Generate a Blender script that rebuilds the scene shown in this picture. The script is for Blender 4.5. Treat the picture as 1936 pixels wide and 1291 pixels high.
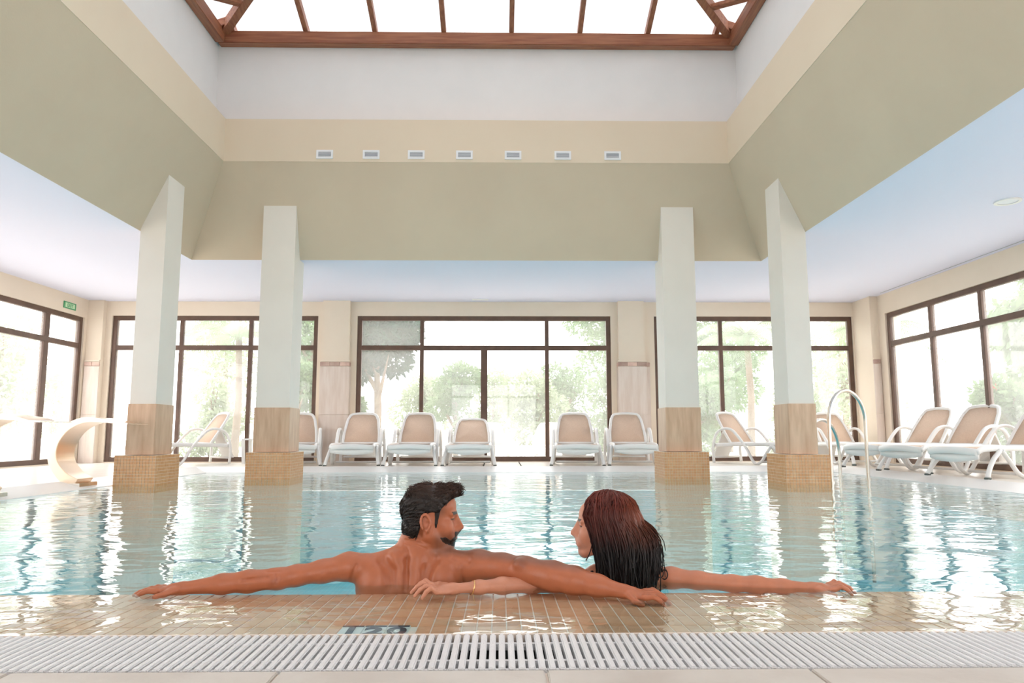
import bpy, bmesh, math, random
import numpy as np
from mathutils import Vector, Matrix, Euler

for o in list(bpy.data.objects):
    bpy.data.objects.remove(o, do_unlink=True)
scene = bpy.context.scene
C = scene.collection
random.seed(7); rng = np.random.default_rng(11)
PI = math.pi

# ------------------------------------------------------------------ camera
CAM_H, FPX, PITCH, YAW, ROLL = 0.55, 1321.9, 0.1175, 0.0141, -0.0009
PPX, PPY = 964.0, 663.0
fw = Vector((math.sin(YAW)*math.cos(PITCH), math.cos(YAW)*math.cos(PITCH), math.sin(PITCH)))
rt = Vector((math.cos(YAW), -math.sin(YAW), 0)); up = rt.cross(fw)
rt, up = rt*math.cos(ROLL)+up*math.sin(ROLL), up*math.cos(ROLL)-rt*math.sin(ROLL)
cd = bpy.data.cameras.new('camera'); cam = bpy.data.objects.new('camera', cd); C.objects.link(cam)
cd.sensor_fit = 'HORIZONTAL'; cd.sensor_width = 36.0; cd.lens = 36.0*FPX/1936.0
cd.shift_x = (968.0-PPX)/1936.0; cd.shift_y = -(645.5-PPY)/1936.0
cd.clip_start = 0.05; cd.clip_end = 300
M = Matrix.Identity(4)
for i in range(3):
    M[i][0] = rt[i]; M[i][1] = up[i]; M[i][2] = -fw[i]
M[2][3] = CAM_H
cam.matrix_world = M
scene.camera = cam

def at(px, py, Y):
    """point of the place that lies at depth Y along the pixel's line of sight"""
    v = fw + rt*((px-PPX)/FPX) + up*((PPY-py)/FPX)
    return Vector((0, 0, CAM_H)) + v*(Y/v.y)

# ------------------------------------------------------------------ world, light, exposure
world = bpy.data.worlds.new('sky'); scene.world = world; world.use_nodes = True
wn = world.node_tree.nodes; wn.clear()
bg = wn.new('ShaderNodeBackground'); wo = wn.new('ShaderNodeOutputWorld')
bg.inputs[0].default_value = (1.0, 0.985, 0.965, 1); bg.inputs[1].default_value = 3.0
world.node_tree.links.new(bg.outputs[0], wo.inputs[0])
vs = scene.view_settings
vs.view_transform = 'Standard'; vs.look = 'None'; vs.gamma = 1.0; vs.use_curve_mapping = False
vs.exposure = 0.76

# ------------------------------------------------------------------ helpers
def tag(o, label=None, cat=None, group=None, kind=None):
    if label: o['label'] = label
    if cat: o['category'] = cat
    if group: o['group'] = group
    if kind: o['kind'] = kind
    return o

def empty(name, loc=(0, 0, 0), rz=0.0, parent=None):
    o = bpy.data.objects.new(name, None); C.objects.link(o)
    o.location = loc; o.rotation_euler = (0, 0, rz); o.empty_display_size = .1
    if parent: o.parent = parent
    return o

class MB:
    """collects simple solids, then builds them as ONE mesh object"""
    def __init__(s): s.v = []; s.f = []
    def add(s, vs, fs):
        n = len(s.v); s.v += [tuple(p) for p in vs]; s.f += [tuple(i+n for i in f) for f in fs]; return s
    def box(s, x0, x1, y0, y1, z0, z1):
        return s.add([(x0,y0,z0),(x1,y0,z0),(x1,y1,z0),(x0,y1,z0),(x0,y0,z1),(x1,y0,z1),(x1,y1,z1),(x0,y1,z1)],
              [(3,2,1,0),(4,5,6,7),(0,1,5,4),(1,2,6,5),(2,3,7,6),(3,0,4,7)])
    def hexa(s, p):
        return s.add(p, [(3,2,1,0),(4,5,6,7),(0,1,5,4),(1,2,6,5),(2,3,7,6),(3,0,4,7)])
    def bar(s, a, b, w, h, upv=(0,0,1)):
        """rectangular bar from a to b, w across, h along upv"""
        a = Vector(a); b = Vector(b); d = (b-a).normalized(); u = Vector(upv)
        sd = d.cross(u); sd.normalize(); u = sd.cross(d)
        p = []
        for q in (a, b):
            for (i, j) in ((-1,-1),(1,-1),(1,1),(-1,1)): p.append(q+sd*(w/2*i)+u*(h/2*j))
        return s.add(p, [(0,1,2,3),(7,6,5,4),(0,4,5,1),(1,5,6,2),(2,6,7,3),(3,7,4,0)])
    def sweep(s, pts, rx, ry=None, n=10, upv=(0,0,1), cap=True):
        """tube with elliptical section along pts; rx across, ry along up; numbers or lists"""
        P = [Vector(p) for p in pts]; m = len(P)
        RX = rx if isinstance(rx, (list, tuple)) else [rx]*m
        RY = RX if ry is None else (ry if isinstance(ry, (list, tuple)) else [ry]*m)
        vs = []; U = Vector(upv)
        for i, p in enumerate(P):
            t = (P[min(i+1,m-1)]-P[max(i-1,0)]).normalized()
            sd = t.cross(U)
            if sd.length < 1e-4: sd = t.cross(Vector((1,0.3,0)))
            sd.normalize(); u = sd.cross(t); U = u
            for k in range(n):
                a = 2*PI*k/n; vs.append(p+sd*(RX[i]*math.cos(a))+u*(RY[i]*math.sin(a)))
        fs = []
        for i in range(m-1):
            for k in range(n):
                fs.append((i*n+k, i*n+(k+1)%n, (i+1)*n+(k+1)%n, (i+1)*n+k))
        if cap: fs += [tuple(range(n-1,-1,-1)), tuple(range((m-1)*n, m*n))]
        return s.add(vs, fs)
    def build(s, name, m, parent=None, smooth=False, bevel=0, loc=None):
        me = bpy.data.meshes.new(name); me.from_pydata(s.v, [], s.f); me.validate()
        bm = bmesh.new(); bm.from_mesh(me); bmesh.ops.recalc_face_normals(bm, faces=bm.faces)
        if bevel:
            bmesh.ops.bevel(bm, geom=[e for e in bm.edges if len(e.link_faces) == 2 and e.calc_face_angle(0) > .5],
                            offset=bevel, segments=2, affect='EDGES', clamp_overlap=True)
        bm.to_mesh(me); bm.free()
        if smooth:
            for p in me.polygons: p.use_smooth = True
        me.materials.append(m)
        return link(name, me, parent, loc)

def link(name, me, parent=None, loc=None):
    o = bpy.data.objects.new(name, me); C.objects.link(o)
    if parent: o.parent = parent
    if loc is not None: o.location = loc
    return o

def copy_tree(o, parent=None):
    c = o.copy(); C.objects.link(c); c.parent = parent
    for ch in [k for k in bpy.data.objects if k.parent == o]: copy_tree(ch, c)
    return c

def catmull(P, n=8):
    P = [Vector(p) for p in P]; Q = [P[0]*2-P[1]]+P+[P[-1]*2-P[-2]]; out = []
    for i in range(1, len(Q)-2):
        a, b, c, d = Q[i-1:i+3]
        for k in range(n):
            t = k/n; out.append(.5*((2*b)+(c-a)*t+(2*a-5*b+4*c-d)*t*t+(3*b-a-3*c+d)*t**3))
    out.append(P[-1]); return out

# ------------------------------------------------------------------ materials
MATS = {}
def mat(name, col, rough=.6, col2=None, scale=8.0, detail=4.0, stretch=(1,1,1), bump=0.0, bscale=None, metal=0.0, spec=.5, contrast=(.35,.65), coat=0.0, sss=0.0):
    m = bpy.data.materials.new(name); m.use_nodes = True; nt = m.node_tree; N = nt.nodes; L = nt.links
    b = N['Principled BSDF']; b.inputs['Base Color'].default_value = (*col, 1)
    b.inputs['Roughness'].default_value = rough; b.inputs['Metallic'].default_value = metal
    b.inputs['Specular IOR Level'].default_value = spec
    b.inputs['Coat Weight'].default_value = coat; b.inputs['Coat Roughness'].default_value = .1
    if sss: b.inputs['Subsurface Weight'].default_value = sss; b.inputs['Subsurface Radius'].default_value = (.012,.004,.002); b.inputs['Subsurface Scale'].default_value = 1.0
    tc = N.new('ShaderNodeTexCoord'); mp = N.new('ShaderNodeMapping'); mp.inputs['Scale'].default_value = stretch
    L.new(tc.outputs['Object'], mp.inputs[0])
    if col2 is not None:
        nz = N.new('ShaderNodeTexNoise'); nz.inputs['Scale'].default_value = scale; nz.inputs['Detail'].default_value = detail
        L.new(mp.outputs[0], nz.inputs['Vector'])
        cr = N.new('ShaderNodeValToRGB'); cr.color_ramp.elements[0].position = contrast[0]; cr.color_ramp.elements[1].position = contrast[1]
        cr.color_ramp.elements[0].color = (*col, 1); cr.color_ramp.elements[1].color = (*col2, 1)
        L.new(nz.outputs[0], cr.inputs[0]); L.new(cr.outputs[0], b.inputs['Base Color'])
    if bump:
        n2 = N.new('ShaderNodeTexNoise'); n2.inputs['Scale'].default_value = bscale or scale*4; n2.inputs['Detail'].default_value = 5
        L.new(mp.outputs[0], n2.inputs['Vector'])
        bp = N.new('ShaderNodeBump'); bp.inputs['Strength'].default_value = bump; bp.inputs['Distance'].default_value = .01
        L.new(n2.outputs[0], bp.inputs['Height']); L.new(bp.outputs[0], b.inputs['Normal'])
    MATS[name] = m; return m

def object_random(m, amount=.12):
    """each piece of a kind a little lighter or darker"""
    nt = m.node_tree; N = nt.nodes; L = nt.links; b = N['Principled BSDF']; s = b.inputs['Base Color']
    oi = N.new('ShaderNodeObjectInfo'); mr = N.new('ShaderNodeMapRange'); mr.inputs[3].default_value = 1-amount; mr.inputs[4].default_value = 1+amount
    L.new(oi.outputs['Random'], mr.inputs[0])
    hv = N.new('ShaderNodeHueSaturation'); L.new(mr.outputs[0], hv.inputs['Value'])
    if s.links: L.new(s.links[0].from_socket, hv.inputs['Color'])
    else: hv.inputs['Color'].default_value = s.default_value
    L.new(hv.outputs[0], s)

m_ceiling = mat('ceiling_paint', (.775,.79,.94), .8, bump=.05, bscale=60)
m_upper = mat('upper_wall_paint', (.84,.845,.86), .8, col2=(.81,.82,.835), scale=2, bump=.05, bscale=60)
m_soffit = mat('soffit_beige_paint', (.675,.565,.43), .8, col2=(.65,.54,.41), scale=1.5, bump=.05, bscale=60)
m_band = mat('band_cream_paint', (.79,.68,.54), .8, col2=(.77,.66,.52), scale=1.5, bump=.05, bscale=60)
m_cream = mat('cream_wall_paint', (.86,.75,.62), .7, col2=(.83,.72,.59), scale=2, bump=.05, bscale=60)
m_column = mat('column_paint', (.83,.79,.73), .7, col2=(.80,.76,.70), scale=2, bump=.05, bscale=60)
m_trav = mat('travertine_stone', (.70,.49,.34), .35, col2=(.52,.32,.20), scale=5, stretch=(3.5,3.5,.5), bump=.12, bscale=30, contrast=(.3,.72)); object_random(m_trav, .06)
m_dado = mat('dado_stone', (.80,.70,.63), .35, col2=(.72,.60,.52), scale=4, stretch=(4,4,.5), bump=.08, bscale=30); object_random(m_dado, .04)
m_border = mat('border_tile_glaze', (.50,.33,.28), .4, col2=(.66,.48,.40), scale=9); object_random(m_border, .3)
m_mosaic = mat('mosaic_orange', (.62,.30,.12), .35, col2=(.74,.42,.21), scale=22); 
m_grout = mat('grout_pale', (.88,.77,.68), .8, col2=(.82,.71,.62), scale=40)
m_frame = mat('window_frame_bronze', (.115,.066,.048), .45, col2=(.15,.085,.06), scale=6)
m_wood = mat('mahogany_wood', (.27,.095,.052), .45, col2=(.40,.165,.085), scale=4, stretch=(.6,9,9), bump=.1, bscale=30)
m_wood_y = mat('mahogany_wood_lengthwise', (.27,.095,.052), .45, col2=(.40,.165,.085), scale=4, stretch=(9,.6,9), bump=.1, bscale=30)
m_deck = mat('deck_stone', (.88,.83,.76), .3, col2=(.82,.76,.69), scale=3, bump=.04, bscale=30)
m_slab = mat('limestone_slab', (.60,.55,.50), .5, col2=(.70,.665,.62), scale=4, detail=8, bump=.12, bscale=50); object_random(m_slab, .04)
m_grate = mat('white_grate_plastic', (.84,.85,.87), .35, bump=.35, bscale=220)
m_white = mat('white_plastic', (.88,.88,.87), .35)
m_sling = mat('beige_sling_fabric', (.78,.60,.47), .8, col2=(.74,.56,.43), scale=60, bump=.2, bscale=300)
m_steel = mat('stainless_steel', (.80,.76,.70), .22, metal=1.0)
m_spout_steel = mat('steel_orange_reflection', (.86,.70,.55), .3, metal=1.0)  # orange reflections put into the base colour of plain stainless steel
m_green = mat('exit_sign_green', (.08,.36,.16), .4)
m_vent = mat('vent_white', (.86,.88,.92), .4)
m_ventdark = mat('vent_louvre_grey', (.42,.45,.52), .5)
m_tile = mat('ledge_tile_tan', (.68,.36,.20), .22, col2=(.78,.48,.31), scale=14, bump=.05); object_random(m_tile, .10)
m_marker = mat('marker_tile_white', (.74,.80,.78), .2)
m_navy = mat('marker_navy', (.012,.04,.07), .25)
m_dark = mat('gutter_dark', (.10,.12,.11), .6)
m_ground = mat('garden_paving', (.78,.74,.68), .8, col2=(.70,.68,.60), scale=1.2)

def pool_mat():
    m = mat('pool_mosaic_blue', (.30,.66,.74), .35); nt = m.node_tree; N = nt.nodes; L = nt.links; b = N['Principled BSDF']
    tc = N.new('ShaderNodeTexCoord'); br = N.new('ShaderNodeTexBrick'); br.offset = 0
    br.inputs['Color1'].default_value = (.16,.72,.88,1); br.inputs['Color2'].default_value = (.22,.78,.92,1); br.inputs['Mortar'].default_value = (.48,.86,.94,1)
    br.inputs['Scale'].default_value = 1; br.inputs['Brick Width'].default_value = .05; br.inputs['Row Height'].default_value = .05; br.inputs['Mortar Size'].default_value = .003
    L.new(tc.outputs['Object'], br.inputs[0]); L.new(br.outputs[0], b.inputs['Base Color']); return m
m_pool = pool_mat()

def schlick(N, L, f0, normal=None, power=5.0):
    lw = N.new('ShaderNodeLayerWeight'); lw.inputs[0].default_value = .5
    if normal is not None: L.new(normal, lw.inputs[1])
    pw = N.new('ShaderNodeMath'); pw.operation = 'POWER'; pw.inputs[1].default_value = power; L.new(lw.outputs['Facing'], pw.inputs[0])
    ma = N.new('ShaderNodeMath'); ma.operation = 'MULTIPLY_ADD'; ma.inputs[1].default_value = 1-f0; ma.inputs[2].default_value = f0; L.new(pw.outputs[0], ma.inputs[0])
    return ma

def glass_mat(name, veil, tint=(1,1,1), veilcol=(.95,.96,.95), refl=1.0):
    """window pane: see-through, mixed with a pale veil: imitated glare haze in windows, frosting in the skylight"""
    m = bpy.data.materials.new(name); m.use_nodes = True; nt = m.node_tree; N = nt.nodes; L = nt.links; N.clear()
    out = N.new('ShaderNodeOutputMaterial'); tr = N.new('ShaderNodeBsdfTransparent'); tr.inputs[0].default_value = (*tint, 1)
    tl = N.new('ShaderNodeBsdfTranslucent'); tl.inputs[0].default_value = (*veilcol, 1)
    gl = N.new('ShaderNodeBsdfGlossy'); gl.inputs[1].default_value = .02; fr = schlick(N, L, .04)
    m1 = N.new('ShaderNodeMixShader'); m2 = N.new('ShaderNodeMixShader')
    tc = N.new('ShaderNodeTexCoord'); nz = N.new('ShaderNodeTexNoise'); nz.inputs['Scale'].default_value = .9; nz.inputs['Detail'].default_value = 2
    mr = N.new('ShaderNodeMapRange'); mr.inputs[1].default_value = .3; mr.inputs[2].default_value = .7; mr.inputs[3].default_value = veil*.7; mr.inputs[4].default_value = min(1, veil*1.25)
    L.new(tc.outputs['Object'], nz.inputs['Vector']); L.new(nz.outputs[0], mr.inputs[0]); L.new(mr.outputs[0], m1.inputs[0])
    L.new(tr.outputs[0], m1.inputs[1]); L.new(tl.outputs[0], m1.inputs[2])
    if refl > 0:
        L.new(fr.outputs[0], m2.inputs[0]); L.new(m1.outputs[0], m2.inputs[1]); L.new(gl.outputs[0], m2.inputs[2]); L.new(m2.outputs[0], out.inputs[0])
    else: L.new(m1.outputs[0], out.inputs[0])
    return m
m_glass = glass_mat('window_glass_glare_veil', .11)  # veil put in to imitate the washed-out glare over the garden view
m_sky_glass = glass_mat('skylight_frosted_pane', .8, tint=(.40,.40,.40), veilcol=(.53,.53,.54), refl=0)

def water_mat():
    m = bpy.data.materials.new('pool_water'); m.use_nodes = True; nt = m.node_tree; N = nt.nodes; L = nt.links; N.clear()
    out = N.new('ShaderNodeOutputMaterial'); tr = N.new('ShaderNodeBsdfTransparent'); tr.inputs[0].default_value = (.86,.965,.975,1)
    gl = N.new('ShaderNodeBsdfGlossy'); gl.inputs[0].default_value = (1,1,1,1); gl.inputs[1].default_value = .015
    mx = N.new('ShaderNodeMixShader')
    tc = N.new('ShaderNodeTexCoord')
    hs = None
    for (sc, st, amp) in ((2.2,(1,1.5,1),1.0), (6.5,(1,1.6,1),.34), (17,(1,1.3,1),.055)):
        mp = N.new('ShaderNodeMapping'); mp.inputs['Scale'].default_value = st; mp.inputs['Rotation'].default_value = (0,0,.15*sc)
        nz = N.new('ShaderNodeTexNoise'); nz.inputs['Scale'].default_value = sc; nz.inputs['Detail'].default_value = 1.0; nz.inputs['Distortion'].default_value = .4
        L.new(tc.outputs['Object'], mp.inputs[0]); L.new(mp.outputs[0], nz.inputs['Vector'])
        mu = N.new('ShaderNodeMath'); mu.operation = 'MULTIPLY'; mu.inputs[1].default_value = amp; L.new(nz.outputs[0], mu.inputs[0])
        if hs is None: hs = mu.outputs[0]
        else:
            ad = N.new('ShaderNodeMath'); L.new(hs, ad.inputs[0]); L.new(mu.outputs[0], ad.inputs[1]); hs = ad.outputs[0]
    bp = N.new('ShaderNodeBump'); bp.inputs['Strength'].default_value = 1.0; bp.inputs['Distance'].default_value = .013
    L.new(hs, bp.inputs['Height']); L.new(bp.outputs[0], gl.inputs['Normal']); fr = schlick(N, L, .02, bp.outputs[0], 6.0)
    L.new(fr.outputs[0], mx.inputs[0]); L.new(tr.outputs[0], mx.inputs[1]); L.new(gl.outputs[0], mx.inputs[2]); L.new(mx.outputs[0], out.inputs[0])
    return m
m_water = water_mat()

# ------------------------------------------------------------------ the hall
ZC, DW, XL, XR, YF = 2.79, 11.83, -6.95, 6.22, -4.2
ZD = 0.07                                   # dry deck level above the water
PXL, PXR, PY0, PY1 = -4.15, 4.75, 2.615, 10.05   # deep water
GR0, GR1 = 1.714, 2.005                     # drain channel
def struct(o): o['kind'] = 'structure'; return o

fl = MB()
fl.box(XL-.3, PXL-.26, GR1, DW+.3, -.25, ZD); fl.box(PXR+.26, XR+.3, GR1, DW+.3, -.25, ZD); fl.box(PXL-.26, PXR+.26, PY1+.26, DW+.3, -.25, ZD); fl.box(PXL-.26, PXL, GR1, PY1, -.25, -.04); fl.box(PXR, PXR+.26, GR1, PY1, -.25, -.04); fl.box(PXL-.26, PXR+.26, PY1, PY1+.26, -.25, -.04)
fl.box(XL-.3, XR+.3, YF-.3, GR0-.012, -.25, -.03)
floor = struct(fl.build('floor', m_deck))
# limestone slabs along the drain, jointed
for i in range(-6, 7):
    x0 = .107+i*.617
    for j in range(3):
        y1 = GR0-.014-j*.45
        p = MB().box(x0+.003, x0+.614, y1-.444, y1, -.03, .004).build('stone_slab', m_slab, floor, bevel=.003)
MB().box(XL, XR, .3, GR0-.013, -.03, -.004).build('slab_joint', m_grout, floor)
# deck paving joints on the far side
for i in range(16):
    x0 = PXL+i*(PXR-PXL)/16
    for j in range(3):
        y0 = PY1+.265+j*.6
        if y0 < DW-.1: MB().box(x0+.003, x0+.575, y0, min(y0+.594, DW-.02), ZD, ZD+.006).build('deck_tile', m_deck, floor)
# coping from deck to water, slope added so it catches light as bright deck
def coping(q):
    MB().hexa([Vector((x, y, -.1)) for x, y, z in q]+[Vector(t) for t in q]).build('coping', m_white, floor)
CW = .26
coping([(PXL-CW, GR1, ZD+.004), (PXL+.012, GR1, .003), (PXL+.012, PY1-.012, .003), (PXL-CW, PY1+CW, ZD+.004)])
coping([(PXR-.012, GR1, .003), (PXR+CW, GR1, ZD+.004), (PXR+CW, PY1+CW, ZD+.004), (PXR-.012, PY1-.012, .003)])
coping([(PXL+.012, PY1-.012, .003), (PXR-.012, PY1-.012, .003), (PXR+CW, PY1+CW, ZD+.004), (PXL-CW, PY1+CW, ZD+.004)])

pb = MB()
pb.box(PXL-.1, PXR+.1, PY0-.02, PY1+.1, -1.35, -1.25)
pb.box(PXL-.1, PXL, PY0, PY1, -1.25, -.26); pb.box(PXR, PXR+.1, PY0, PY1, -1.25, -.26); pb.box(PXL-.1, PXR+.1, PY1, PY1+.1, -1.25, -.26)
pb.box(PXL-.1, PXR+.1, PY0-.12, PY0-.012, -1.25, -.06)
basin = struct(pb.build('pool_basin', m_pool))
# shallow tiled overflow ledge between the deep water and the drain
lb = MB(); lb.hexa([(PXL,GR1+.009,-.2),(PXR,GR1+.009,-.2),(PXR,PY0-.008,-.2),(PXL,PY0-.008,-.2),(PXL,GR1+.009,-.0102),(PXR,GR1+.009,-.0102),(PXR,PY0-.008,-.0278),(PXL,PY0-.008,-.0278)])
ledge = struct(lb.build('ledge', m_grout))
TW, TD = .0435, .1205
tile_me = {}
def ledge_z(y): return -.008-.018*(y-GR1)/(PY0-GR1)
rows = [GR1+.008+j*TD for j in range(5)]
cand = []
for j, y0 in enumerate(rows):
    for i in range(-100, 108):
        x0 = -.2413+i*TW
        if PXL < x0 and x0+TW < PXR:
            if j == 0 and -.4620 < x0 and x0 < -.2500: continue       # the depth marker lies here
            cand.append((abs(x0+TW/2)/(y0+.06)+.06*j, x0, y0, j))
cand.sort()
tb = MB().box(.0021, TW-.0021, .0012, TD-.0012, -.02, 0)
me_tile = None
rest = MB()
for k, (c, x0, y0, j) in enumerate(cand):
    z = ledge_z(y0+TD/2)
    if k < 300:
        if me_tile is None:
            o = tb.build('tile', m_tile, ledge, bevel=.0012, loc=(x0, y0, z)); me_tile = o.data
        else: o = link('tile', me_tile, ledge, (x0, y0, z))
        o.rotation_euler = (-.0295+rng.normal(0,.002), rng.normal(0,.004), 0); o.location.z += .0018
    else: rest.box(x0+.0021, x0+TW-.0021, y0+.0012, y0+TD-.0012, z-.02, z)
r = rest.build('tiles', m_tile, ledge); r['kind'] = 'stuff'
# rounded nosing at the edge of the deep water
MB().box(PXL, PXR, PY0-.011, PY0, -.25, -.026).build('edge_trim', m_tile, ledge, bevel=.004)
# depth marker 120: three pale tiles with dark bars and numerals
mk = tag(empty('depth_marker', (-.457, 2.013, 0)), 'pale depth marker tiles reading 120 with dark bars in the tiled ledge', 'depth marker')
for k in range(3):
    MB().box(k*.066, k*.066+.064, .0, .118, -.03, -.0075).build('marker_tile', m_marker, mk, bevel=.001)
    for y in (.006, .100):
        MB().box(k*.066+.001, k*.066+.063, y, y+.014, -.0076, -.0066).build('border_bar', m_navy, mk)
def text_mesh(txt, size, m, name, parent, loc, rot=(0,0,0), shear=0, depth=.001, sx=1.0, bold=.022):
    cu = bpy.data.curves.new(name+'_text', 'FONT'); cu.body = txt; cu.size = size; cu.extrude = depth; cu.shear = shear; cu.offset = size*bold
    cu.align_x = 'CENTER'; cu.resolution_u = 4
    t = bpy.data.objects.new('t', cu); C.objects.link(t)
    dg = bpy.context.evaluated_depsgraph_get(); me = bpy.data.meshes.new_from_object(t.evaluated_get(dg))
    bpy.data.objects.remove(t, do_unlink=True); bpy.data.curves.remove(cu)
    me.materials.clear(); me.materials.append(m)
    o = link(name, me, parent, loc); o.rotation_euler = rot; o.scale = (sx, 1, 1); return o
for k, ch in enumerate('120'):
    text_mesh(ch, .096, m_navy, 'numeral', mk, (.032+k*.066, .024, -.0066), sx=1.15, bold=.035)

# drain: gutter channel and grate sections of ten bars
gut = MB(); gut.box(XL, XR, GR0-.012, GR1+.012, -.25, -.22); gut.box(XL, XR, GR0-.012, GR0, -.22, -.02); gut.box(XL, XR, GR1, GR1+.012, -.22, -.012)
struct(gut.build('drain_channel', m_dark))
PITCHB = .02385
def make_grate():
    root = tag(empty('drain_grate'), 'white plastic overflow grate section of ten bars in the drain along the pool ledge', 'drain grate', 'grate sections along the pool edge')
    o0 = None
    bw = .0165
    for k in range(10):
        x = k*PITCHB+.003
        if o0 is None:
            b = MB().box(0, bw, .003, GR1-GR0-.004, -.028, 0)
            o0 = b.build('bar', m_grate, root, bevel=.0035, loc=(x, 0, 0))
        else: link('bar', o0.data, root, (x, 0, 0))
    for y in (.0085, .075, .215):
        MB().box(0.0, PITCHB*10-.001, y, y+.012, -.024, -.007).build('cross_rail', m_grate, root)
    return root
g0 = make_grate()
GX = -.1144-.008-.003
for i in range(-14, 16):
    g = g0 if i == -14 else copy_tree(g0)
    g.location = (GX+i*(PITCHB*10), GR0, .004); g.name = 'drain_grate'
MB().box(XL, XR, GR1-.001, GR1+.009, -.03, .0005).build('drain_rim', m_grout, ledge)

water = MB().add([(PXL, GR1+.006, 0), (PXR, GR1+.006, 0), (PXR, PY1, 0), (PXL, PY1, 0)], [(0,1,2,3)]).build('pool_water', m_water)
tag(water, 'rippled turquoise water filling the indoor pool', 'water', kind='stuff')

# ------------------------------------------------------------------ walls with window openings
WT = .25
def wall_with_openings(name, horiz, pos, sgn, a0, a1, openings, z0=ZD, z1=None, wt=WT):
    """horiz 'x': wall runs along x at y=pos, thickness away in sgn"""
    z1 = z1 or ZC+.3
    mb = MB()
    def bx(u0, u1, za, zb):
        if u1-u0 < 1e-4 or zb-za < 1e-4: return
        p0, p1 = sorted((pos, pos+sgn*wt))
        if horiz == 'x': mb.box(u0, u1, p0, p1, za, zb)
        else: mb.box(p0, p1, u0, u1, za, zb)
    cur = a0
    for (o0, o1, b0, b1) in openings:
        bx(cur, o0, z0-.1, z1); bx(o0, o1, z0-.1, b0); bx(o0, o1, b1, z1); cur = o1
    bx(cur, a1, z0-.1, z1)
    return struct(mb.build(name, m_cream))
ZW0, ZW1, ZTR = .085, 2.545, 2.0
W1, W2, W3 = (-6.588, -3.103), (-2.436, 1.893), (2.641, 6.07)
wall_back = wall_with_openings('wall_back', 'x', DW, 1, XL-WT, XR+WT, [(*W1, ZW0, ZW1), (*W2, ZW0, ZW1), (*W3, ZW0, ZW1)])
LWIN = [(-3.6, .6), (1.4, 5.9), (6.6, 11.66)]
RWIN = [(-3.6, .4), (1.2, 5.4), (6.2, 11.08)]
wall_left = wall_with_openings('wall_left', 'y', XL, -1, YF, DW, [(a, b, ZW0, 2.48) for a, b in LWIN])
wall_right = wall_with_openings('wall_right', 'y', XR, 1, YF, DW, [(a, b, ZW0, 2.47) for a, b in RWIN])
FW = [(-2.0, 1.5)]
wall_front = wall_with_openings('wall_front', 'x', YF, -1, XL-WT, XR+WT, [(a, b, ZW0, ZW1) for a, b in FW])

# pilasters, stone dado, border tiles on the back wall
def dado(parent, x0, x1, y, d=.02):
    w = x1-x0
    MB().box(x0, x1, y-d, y, ZD, .86).build('stone_panel', m_dado, parent, bevel=.002)
    MB().box(x0, x1, y-d, y, .864, 1.668).build('stone_panel', m_dado, parent, bevel=.002)
    n = max(1, round(w/.16)); s = w/n
    for k in range(n):
        MB().box(x0+k*s+.002, x0+(k+1)*s-.002, y-d-.004, y, 1.675, 1.742).build('border_tile', m_border, parent, bevel=.002)
    MB().box(x0, x1, y-d-.006, y, 1.746, 1.775).build('dado_cap', m_cream, parent, bevel=.003)
for (a, b, c, d) in ((W1[1], -3.0, -2.545, W2[0]), (W2[1], 2.01, 2.455, W3[0])):
    MB().box(b, c, DW-.10, DW, ZD, ZC).build('pilaster', m_cream, wall_back)
    dado(wall_back, b-.02, c+.02, DW-.10); dado(wall_back, a+.09, b, DW); dado(wall_back, c, d-.09, DW)
MB().box(XL, W1[0]-.10, DW-.10, DW, ZD, ZC).build('pilaster', m_cream, wall_back); dado(wall_back, XL+.01, W1[0]-.10, DW-.10)
MB().box(W3[1]+.02, XR, DW-.55, DW, ZD, ZC).build('pilaster', m_cream, wall_back); dado(wall_back, W3[1]+.02, XR-.01, DW-.55)

def window(num, horiz, pos, sgn, u0, u1, z1, vert_top, vert_low, tr=ZTR, fwid=.075, fat=()):
    """aluminium window in a wall opening: frame, transom, mullions and panes"""
    root = struct(empty('window_%d' % num)); d0, d1 = sorted((pos+sgn*.03, pos+sgn*.10)); dm = (d0+d1)/2
    def bx(name, ua, ub, za, zb, m=m_frame, t0=None, t1=None, bev=.004):
        q0, q1 = (d0, d1) if t0 is None else (t0, t1)
        mb = MB()
        mb.box(ua, ub, q0, q1, za, zb) if horiz == 'x' else mb.box(q0, q1, ua, ub, za, zb)
        return mb.build(name, m, root, bevel=bev)
    z0 = ZW0
    bx('frame', u0, u0+fwid, z0, z1); bx('frame', u1-fwid, u1, z0, z1); bx('frame', u0+fwid, u1-fwid, z1-fwid, z1); bx('frame', u0+fwid, u1-fwid, z0, z0+fwid)
    bx('transom', u0+fwid, u1-fwid, tr-.04, tr+.04)
    def row(vs_, za, zb):
        e = [u0+fwid]
        for v in vs_:
            hw = .055 if v in fat else .032
            bx('mullion', v-hw, v+hw, za, zb); e += [v-hw, v+hw]
        e.append(u1-fwid)
        for k in range(0, len(e), 2): bx('pane', e[k], e[k+1], za, zb, m_glass, dm-.004, dm+.004, 0)
    row(vert_top, tr+.04, z1-fwid); row(vert_low, z0+fwid, tr-.04)
    return root
window(1, 'x', DW, 1, *W1, ZW1, (-5.42, -4.25), (-5.42, -4.25))
window(2, 'x', DW, 1, *W2, ZW1, (-1.335, .80), (-1.335, -.272, .80), fat=(-.272,))
window(3, 'x', DW, 1, *W3, ZW1, (3.79, 4.92), (3.79, 4.92))
window(4, 'y', XL, -1, *LWIN[2], 2.48, (8.2, 9.5, 10.77), (8.2, 9.5, 10.77), fat=(10.77,))
window(5, 'y', XR, 1, *RWIN[2], 2.47, (6.75, 7.82, 8.9, 9.97), (6.75, 7.82, 8.9, 9.97), tr=1.97)
window(6, 'y', XL, -1, *LWIN[1], 2.48, (2.9, 4.4), (2.9, 4.4))
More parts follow.
